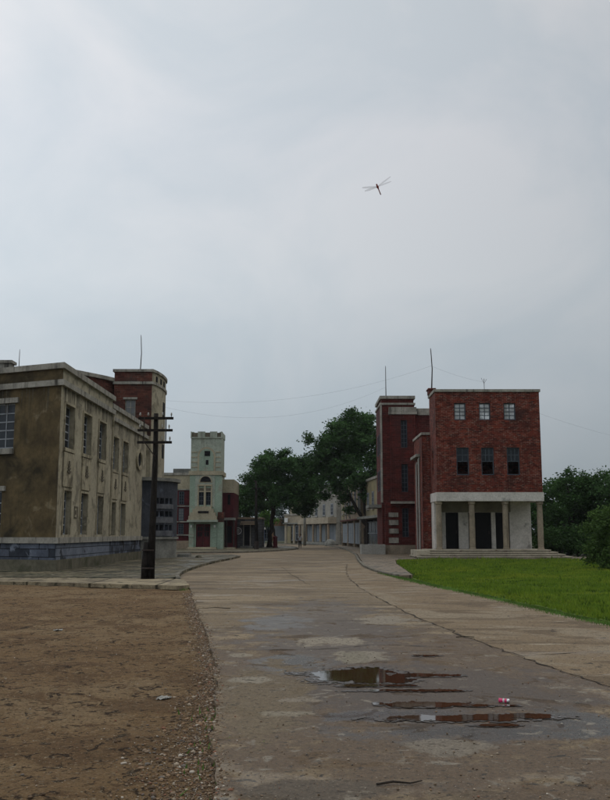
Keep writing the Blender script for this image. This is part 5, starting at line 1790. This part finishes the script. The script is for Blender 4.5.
# ------------------------------------------------------------------ utility pole
PY = 33.75
UP = thing('utility_pole', 'dark leaning wooden pole with three crossarms and white insulators bolted to a short stub', 'pole', (-5.7, PY, .08))
topx, topz = at(156.2, 413.5, PY)
part(UP, 'pole_shaft', M['wood'], lambda m: m.tube([(-5.69, PY, .05), (-5.66, PY, 2.2), (-5.62, PY, 4.4), (topx, PY, topz)], [.15, .125, .10, .085], 12), smooth=True)
part(UP, 'stub_post', M['wood'], lambda m: m.tube([(-5.90, PY - .04, .05), (-5.90, PY - .03, .6), (-5.86, PY - .02, 1.42)], [.14, .135, .11], 10), smooth=True, label='rotten short stub post')
part(UP, 'binding', M['iron'], lambda m: (m.tube([(-5.8, PY, .45), (-5.8, PY, .5)], .25, 12), m.tube([(-5.8, PY, 1.1), (-5.8, PY, 1.15)], .25, 12)))
FP = Fr((0, PY - .11, 0), (1, 0))
for i, (py, pa, pb) in enumerate(((418.6, 139, 173.8), (430.6, 138.2, 173), (442.6, 137.8, 172.2))):
    z = zz(py, PY)
    ca = part(UP, 'crossarm', M['wood'], lambda m: m.box(FP, xx(pa, PY, py), xx(pb, PY, py), z - .045, z + .045, -.05, .05))
    for p in ([(140.8, 0), (148.8, 0), (163, 1), (171.8, 1)], [(140.5, 0), (162.8, 1), (169.5, 1)], [(162.6, 1), (170.2, 1)])[i]:
        xi = xx(p[0], PY, py)
        s_ = 1.0 if not p[1] else .8
        ins = part(ca, 'insulator', M['porcelain'], lambda m: m.tube([(xi, PY - .11, z + .1), (xi, PY - .11, z + .13), (xi, PY - .11, z + .18), (xi, PY - .11, z + .19), (xi, PY - .11, z + .22)], [.02, .042 * s_, .03 * s_, .036 * s_, .012], 8), smooth=True)
        part(ca, 'pin', M['iron'], lambda m: m.tube([(xi, PY - .11, z), (xi, PY - .11, z + .11)], .012, 6))
for p in (144.8, 166.6):
    part(UP, 'strap', M['iron'], lambda m: m.box(FP, xx(p, PY, 430) - .02, xx(p, PY, 430) + .02, zz(443, PY), zz(418, PY), .05, .07))
part(UP, 'brace', M['iron'], lambda m: m.tube([(xx(145.5, PY, 443), PY - .15, zz(443, PY)), (xx(155.5, PY, 457), PY - .1, zz(457, PY))], .02, 6))

# ------------------------------------------------------------------ far street pole, post boxes, posts
SP = thing('street_pole', 'tall dark pole standing in front of the small grey shop', 'pole', (xx(256.5, 95, 540), 95, .1))
part(SP, 'pole_shaft', M['wood'], lambda m: m.tube([(xx(256.5, 95, 540), 95, .1), (xx(256.2, 95, 500), 95, 4), (xx(256, 95, 490), 95, 7.2)], [.2, .14, .11], 10), smooth=True)
part(SP, 'pole_base', M['iron'], lambda m: m.tube([(xx(256.5, 95, 540), 95, .08), (xx(256.5, 95, 540), 95, .9)], .26, 12))
part(SP, 'crossarm', M['wood'], lambda m: m.wbox(xx(252, 95, 480), xx(261, 95, 480), 94.8, 94.9, 6.3, 6.42))
SP2 = thing('street_pole', 'grey pole at the left end of the balcony shop', 'pole', (xx(304.6, 128, 540), 128, .05))
part(SP2, 'pole_shaft', M['grey'], lambda m: m.tube([(xx(304.6, 128, 540), 128, .0), (xx(304.8, 128, 500), 128, 7.0)], [.2, .13], 10), smooth=True)
part(SP2, 'crossarm', M['wood'], lambda m: m.wbox(xx(301, 128, 495), xx(308.5, 128, 495), 127.8, 127.9, 6.3, 6.42))
PBX = thing('pillar_box', 'dark red pillar box beside the forked tree trunk', 'post box', (xx(275.2, 104, 540), 104, .1))
px_ = xx(275.2, 104, 540)
part(PBX, 'body', M['maroon'], lambda m: m.tube([(px_, 104, .1), (px_, 104, .25), (px_, 104, .27), (px_, 104, 1.25)], [.3, .3, .25, .25], 14))
part(PBX, 'cap', M['maroon'], lambda m: m.tube([(px_, 104, 1.25), (px_, 104, 1.3), (px_, 104, 1.42)], [.3, .3, .1], 14))


# ------------------------------------------------------------------ wires
def wire(label, p, q, sag, r=.0035, mid=None):
    p, q = Vector(p), Vector(q)
    pts = []
    for i in range(25):
        t = i / 24
        v = p.lerp(q, t)
        v.z -= sag * 4 * t * (1 - t)
        pts.append(v)
    m = MB()
    m.tube(pts, r, 5)
    tag(m.build('overhead_wire', M['wire']), label, 'wire', 'overhead wires')


wire('upper thin wire sagging from the beige stair tower to the red building antenna', (-10.3, 62.5, 11.0), (9.12, 64.0, 13.7), 1.1)
wire('lower thin wire sagging from the beige stair tower to the dark red house', (-10.3, 62.6, 10.6), (6.75, 74.2, 13.8), 1.6)
wire('short wire from the bent antenna to the small roof aerial', (9.12, 64.0, 13.7), (12.55, 62.2, 12.2), .12)
wire('wire running from the red building right corner towards the grove', (16.2, 62.0, 10.0), (32, 70, 8.0), .5)

# ------------------------------------------------------------------ litter
def litter_can():
    o = thing('drink_can', 'crushed pink drink can lying on the wet road by the puddles', 'can', (2.07, 9.72, .0))
    c = Vector((2.07, 9.72, .026))
    d = Vector((.93, -.35, -.02)).normalized()
    m = MB()
    m.tube([c - d * .055, c - d * .05, c - d * .01, c + d * .02, c + d * .03], [.014, .024, .019, .023, .023], 12)
    a = m.build('can_body', mk('pink_can', (0.62, 0.03, 0.14), (0.5, 0.02, 0.10), 8, rough=.3, bump=0, spec=.6), o, smooth=True)
    m = MB()
    m.tube([c + d * .03, c + d * .052, c + d * .06], [.023, .022, .012], 12)
    m.build('can_end', mk('bare_aluminium', (0.62, 0.62, 0.64), None, 8, rough=.3, bump=0, metal=.8), o, smooth=True)
    m = MB()
    m.tube([c - d * .012, c + d * .006], [.0222, .0225], 12)
    m.build('white_band', M['whitepaint'], o)


litter_can()


def scrap(name, label, cat, x, y, w_, l_, mat, seed, z=0.0, crump=.02):
    r0 = random.Random(seed)
    n = 7
    m = MB()
    g = [[None] * n for _ in range(n)]
    for i in range(n):
        for j in range(n):
            a, b = i / (n - 1) - .5, j / (n - 1) - .5
            k = 1 - .5 * (abs(a * b) * 4) * r0.random()
            g[i][j] = (x + a * w_ * k * r0.uniform(.8, 1.2), y + b * l_ * k * r0.uniform(.7, 1.3), z + .006 + abs(r0.gauss(0, crump)))
    for i in range(n - 1):
        for j in range(n - 1):
            m.face([g[i][j], g[i + 1][j], g[i + 1][j + 1], g[i][j + 1]])
    return tag(m.build(name, mat), label, cat)


zy = yard_z(-1.55, 10.3)
scrap('plastic_scrap', 'crumpled whitish plastic scrap lying on the brown dirt', 'litter', -1.56, 10.3, .17, .13, M['planter'], 4, zy, .014)
scrap('paper_scrap', 'tiny pale paper scrap on the dirt nearest the building', 'litter', -4.6, 17.2, .16, .14, M['planter'], 6, yard_z(-4.6, 17.2), .012)
for i, (pts, lab) in enumerate((([(.50, 6.62, .012), (.62, 6.66, .02), (.74, 6.65, .012), (.83, 6.7, .016)], 'dark twig lying on the road nearest the camera'),
                                ([(2.55, 15.6, .015), (2.7, 15.65, .02), (2.86, 15.62, .015)], 'dark twig near the long crack'),
                                ([(-1.75, 21.5, .01), (-2.1, 21.7, .015), (-2.5, 21.6, .0)], 'dark stick at the left edge of the road'))):
    m = MB()
    m.tube(pts, [.009, .008, .006, .004][:len(pts)], 6)
    tag(m.build('twig', M['bark']), lab, 'twig', 'twigs on the road')

# ------------------------------------------------------------------ dragonfly
DY = 2.7
dx, dz = at(377.5, 187.5, DY)
DR = thing('dragonfly', 'reddish dragonfly flying overhead against the clouds', 'insect', (dx, DY, dz))
hd = at(376.2, 184.6, DY)
tl = at(381.2, 193.6, DY)
hv, tv = Vector((hd[0], DY - .006, hd[1])), Vector((tl[0], DY + .012, tl[1]))
M['insect'] = mk('dragonfly_body', (0.30, 0.025, 0.016), (0.12, 0.012, 0.010), 200, rough=.45, bump=0, spec=.4)
wm = bpy.data.materials.new('dragonfly_wing')
wm.use_nodes = True
bsw = wm.node_tree.nodes['Principled BSDF']
bsw.inputs['Base Color'].default_value = (.22, .22, .24, 1)
bsw.inputs['Alpha'].default_value = .30
bsw.inputs['Roughness'].default_value = .3
d_ = tv - hv
bd = MB()
ts = (0, .05, .11, .15, .2, .3, .38, .45, .6, .8, .93, 1)
rs = (.0006, .0024, .0027, .002, .0032, .0036, .0028, .0017, .0015, .0015, .0017, .0005)
bd.tube([hv + d_ * t for t in ts], rs, 10)
bd.build('body', M['insect'], DR, smooth=True)
for s_, (ex, ey_) in zip((-1, 1), ((-.0014, 0), (.0014, 0))):
    e_ = MB()
    c = hv + d_ * .08 + Vector((s_ * .0013, -.0006, .0004))
    e_.tube([c + Vector((0, 0, -.0011)), c, c + Vector((0, 0, .0011))], [.0004, .0012, .0004], 8)
    e_.build('eye', M['insect'], DR, smooth=True)
root_ = hv + d_ * .26
for (tx, ty, wd) in ((362, 188.2, .0085), (364.6, 191.6, .009), (390.6, 177.2, .0085), (391.2, 182, .009)):
    tp = at(tx, ty, DY)
    T = Vector((tp[0], DY - .004, tp[1]))
    ax = T - root_
    sd = ax.cross(Vector((0, 1, 0))).normalized() * wd * .62
    bk = Vector((0, 1, 0)) * wd * .3
    top, bot = [], []
    for i in range(11):
        t = i / 10
        prof = math.sin(math.pi * min(1, (t * .86 + .07))) ** .55
        c = root_ + ax * t
        top.append(c + (sd + bk) * prof * .5)
        bot.append(c - (sd + bk) * prof * .5)
    m = MB()
    for i in range(10):
        m.face([top[i], top[i + 1], bot[i + 1], bot[i]])
    wo = m.build('wing', wm, DR, smooth=True)
    m = MB()
    m.tube(top, .00012, 5)
    m.build('wing_vein', M['insect'], wo)


# ------------------------------------------------------------------ person walking away down the street
def skin(name, verts, edges, radii, mat, parent, root=0, sub=2):
    me = bpy.data.meshes.new(name)
    off = parent_loc(parent)
    me.from_pydata([tuple(Vector(v) - off) for v in verts], edges, [])
    o = bpy.data.objects.new(name, me)
    COL.objects.link(o)
    sm = o.modifiers.new('skin', 'SKIN')
    ss = o.modifiers.new('sub', 'SUBSURF')
    ss.levels = ss.render_levels = sub
    for i, r_ in enumerate(radii):
        v = me.skin_vertices[0].data[i]
        v.radius = (r_, r_) if not hasattr(r_, '__len__') else r_
        v.use_root = i == root
    me.materials.append(mat)
    if parent:
        o.parent = parent
    return o


M['skin'] = mk('skin', (0.30, 0.17, 0.11), (0.25, 0.14, 0.09), 3, rough=.6, bump=0)
M['shirt'] = mk('pale_shirt', (0.6, 0.6, 0.6), (0.5, 0.5, 0.51), 6, rough=.9, bump=.1)
M['trousers'] = mk('dark_trousers', (0.018, 0.019, 0.024), (0.012, 0.013, 0.016), 6, rough=.9, bump=.1)
M['hair'] = mk('black_hair', (0.012, 0.011, 0.010), None, 6, rough=.5, bump=0)
pX, pY = -.6, 108.0
PE = thing('person', 'person in a pale shirt and dark trousers walking in the middle of the road', 'person', (pX, pY, 0))
v = lambda x, y, z: (pX + x, pY + y, z)
# facing away (+Y): pelvis root
bv = [v(0, 0, .86), v(0, 0, 1.05), v(0, 0, 1.28), v(0, 0, 1.38), v(0, .01, 1.45), v(0, .02, 1.54), v(0, .02, 1.62),
      v(-.17, 0, 1.33), v(-.25, -.02, 1.08), v(-.24, .06, .86), v(-.235, .08, .80),
      v(.17, 0, 1.33), v(.26, -.01, 1.08), v(.25, .08, .87), v(.245, .1, .80),
      v(-.09, 0, .80), v(-.10, .08, .45), v(-.10, .02, .08), v(-.10, .14, .03),
      v(.09, 0, .80), v(.11, -.06, .46), v(.11, -.2, .12), v(.11, -.08, .04)]
be = [(0, 1), (1, 2), (2, 3), (3, 4), (4, 5), (5, 6), (2, 7), (7, 8), (8, 9), (9, 10), (2, 11), (11, 12), (12, 13), (13, 14), (0, 15), (15, 16), (16, 17), (17, 18), (0, 19), (19, 20), (20, 21), (21, 22)]
br = [(.13, .10), (.12, .09), (.14, .10), (.07, .07), (.05, .05), (.085, .09), (.06, .07), .055, .04, .028, (.035, .02), .055, .04, .028, (.035, .02), .08, .055, .04, .035, .08, .055, .04, .035]
for hand, sgn in ((10, -1), (14, 1)):
    hx_, hy_, hz_ = bv[hand]
    for k in range(4):
        i = len(bv)
        bv.append((hx_ + (k - 1.5) * .018, hy_ + .012, hz_ - .045 - .004 * (1.5 - abs(k - 1.5))))
        bv.append((hx_ + (k - 1.5) * .019, hy_ + .022, hz_ - .085 - .008 * (1.5 - abs(k - 1.5))))
        be += [(hand, i), (i, i + 1)]
        br += [.009, .007]
    i = len(bv)
    bv.append((hx_ - sgn * .035, hy_ + .03, hz_ - .03))
    be.append((hand, i))
    br.append(.009)
body = skin('body', bv, be, br, M['skin'], PE)
skin('shirt', [v(0, 0, .84), v(0, 0, 1.05), v(0, 0, 1.28), v(0, 0, 1.39), v(-.175, 0, 1.335), v(-.235, -.015, 1.12), v(.175, 0, 1.335), v(.24, -.01, 1.12)],
     [(0, 1), (1, 2), (2, 3), (2, 4), (4, 5), (2, 6), (6, 7)], [(.17, .13), (.155, .12), (.165, .125), (.075, .075), .08, .065, .08, .065], M['shirt'], PE, 1)
skin('trousers', [v(0, 0, .90), v(-.09, 0, .80), v(-.10, .08, .45), v(-.10, .02, .09), v(.09, 0, .80), v(.11, -.06, .46), v(.11, -.19, .14)],
     [(0, 1), (1, 2), (2, 3), (0, 4), (4, 5), (5, 6)], [(.155, .12), .105, .08, .065, .105, .08, .065], M['trousers'], PE, 0)
skin('hair', [v(0, -.005, 1.56), v(0, 0, 1.64)], [(0, 1)], [(.095, .09), (.085, .085)], M['hair'], PE, 0)
for sx_, (fx, fy, fz) in ((-1, (-.10, .02, .05)), (1, (.11, -.17, .06))):
    part(PE, 'shoe', M['hair'], lambda m: m.tube([v(fx, fy - .05, fz - .0), v(fx, fy + .05, fz - .01), v(fx, fy + .16, fz - .02)], [.045, .05, .03], 8), smooth=True)


# ------------------------------------------------------------------ haze
hz = bpy.data.materials.new('haze')
hz.use_nodes = True
ht = hz.node_tree
ht.nodes.clear()
ho = ht.nodes.new('ShaderNodeOutputMaterial')
hp = ht.nodes.new('ShaderNodeVolumePrincipled')
hp.inputs['Color'].default_value = (0.90, 0.94, 1.0, 1)
hp.inputs['Density'].default_value = 0.00013
hp.inputs['Anisotropy'].default_value = 0.2
ht.links.new(hp.outputs[0], ho.inputs['Volume'])
hm = MB()
hm.wbox(-1600, 1600, -400, 2600, -1.2, 22)
tag(hm.build('haze', hz), 'thin pale haze over the street', None, None, 'stuff')
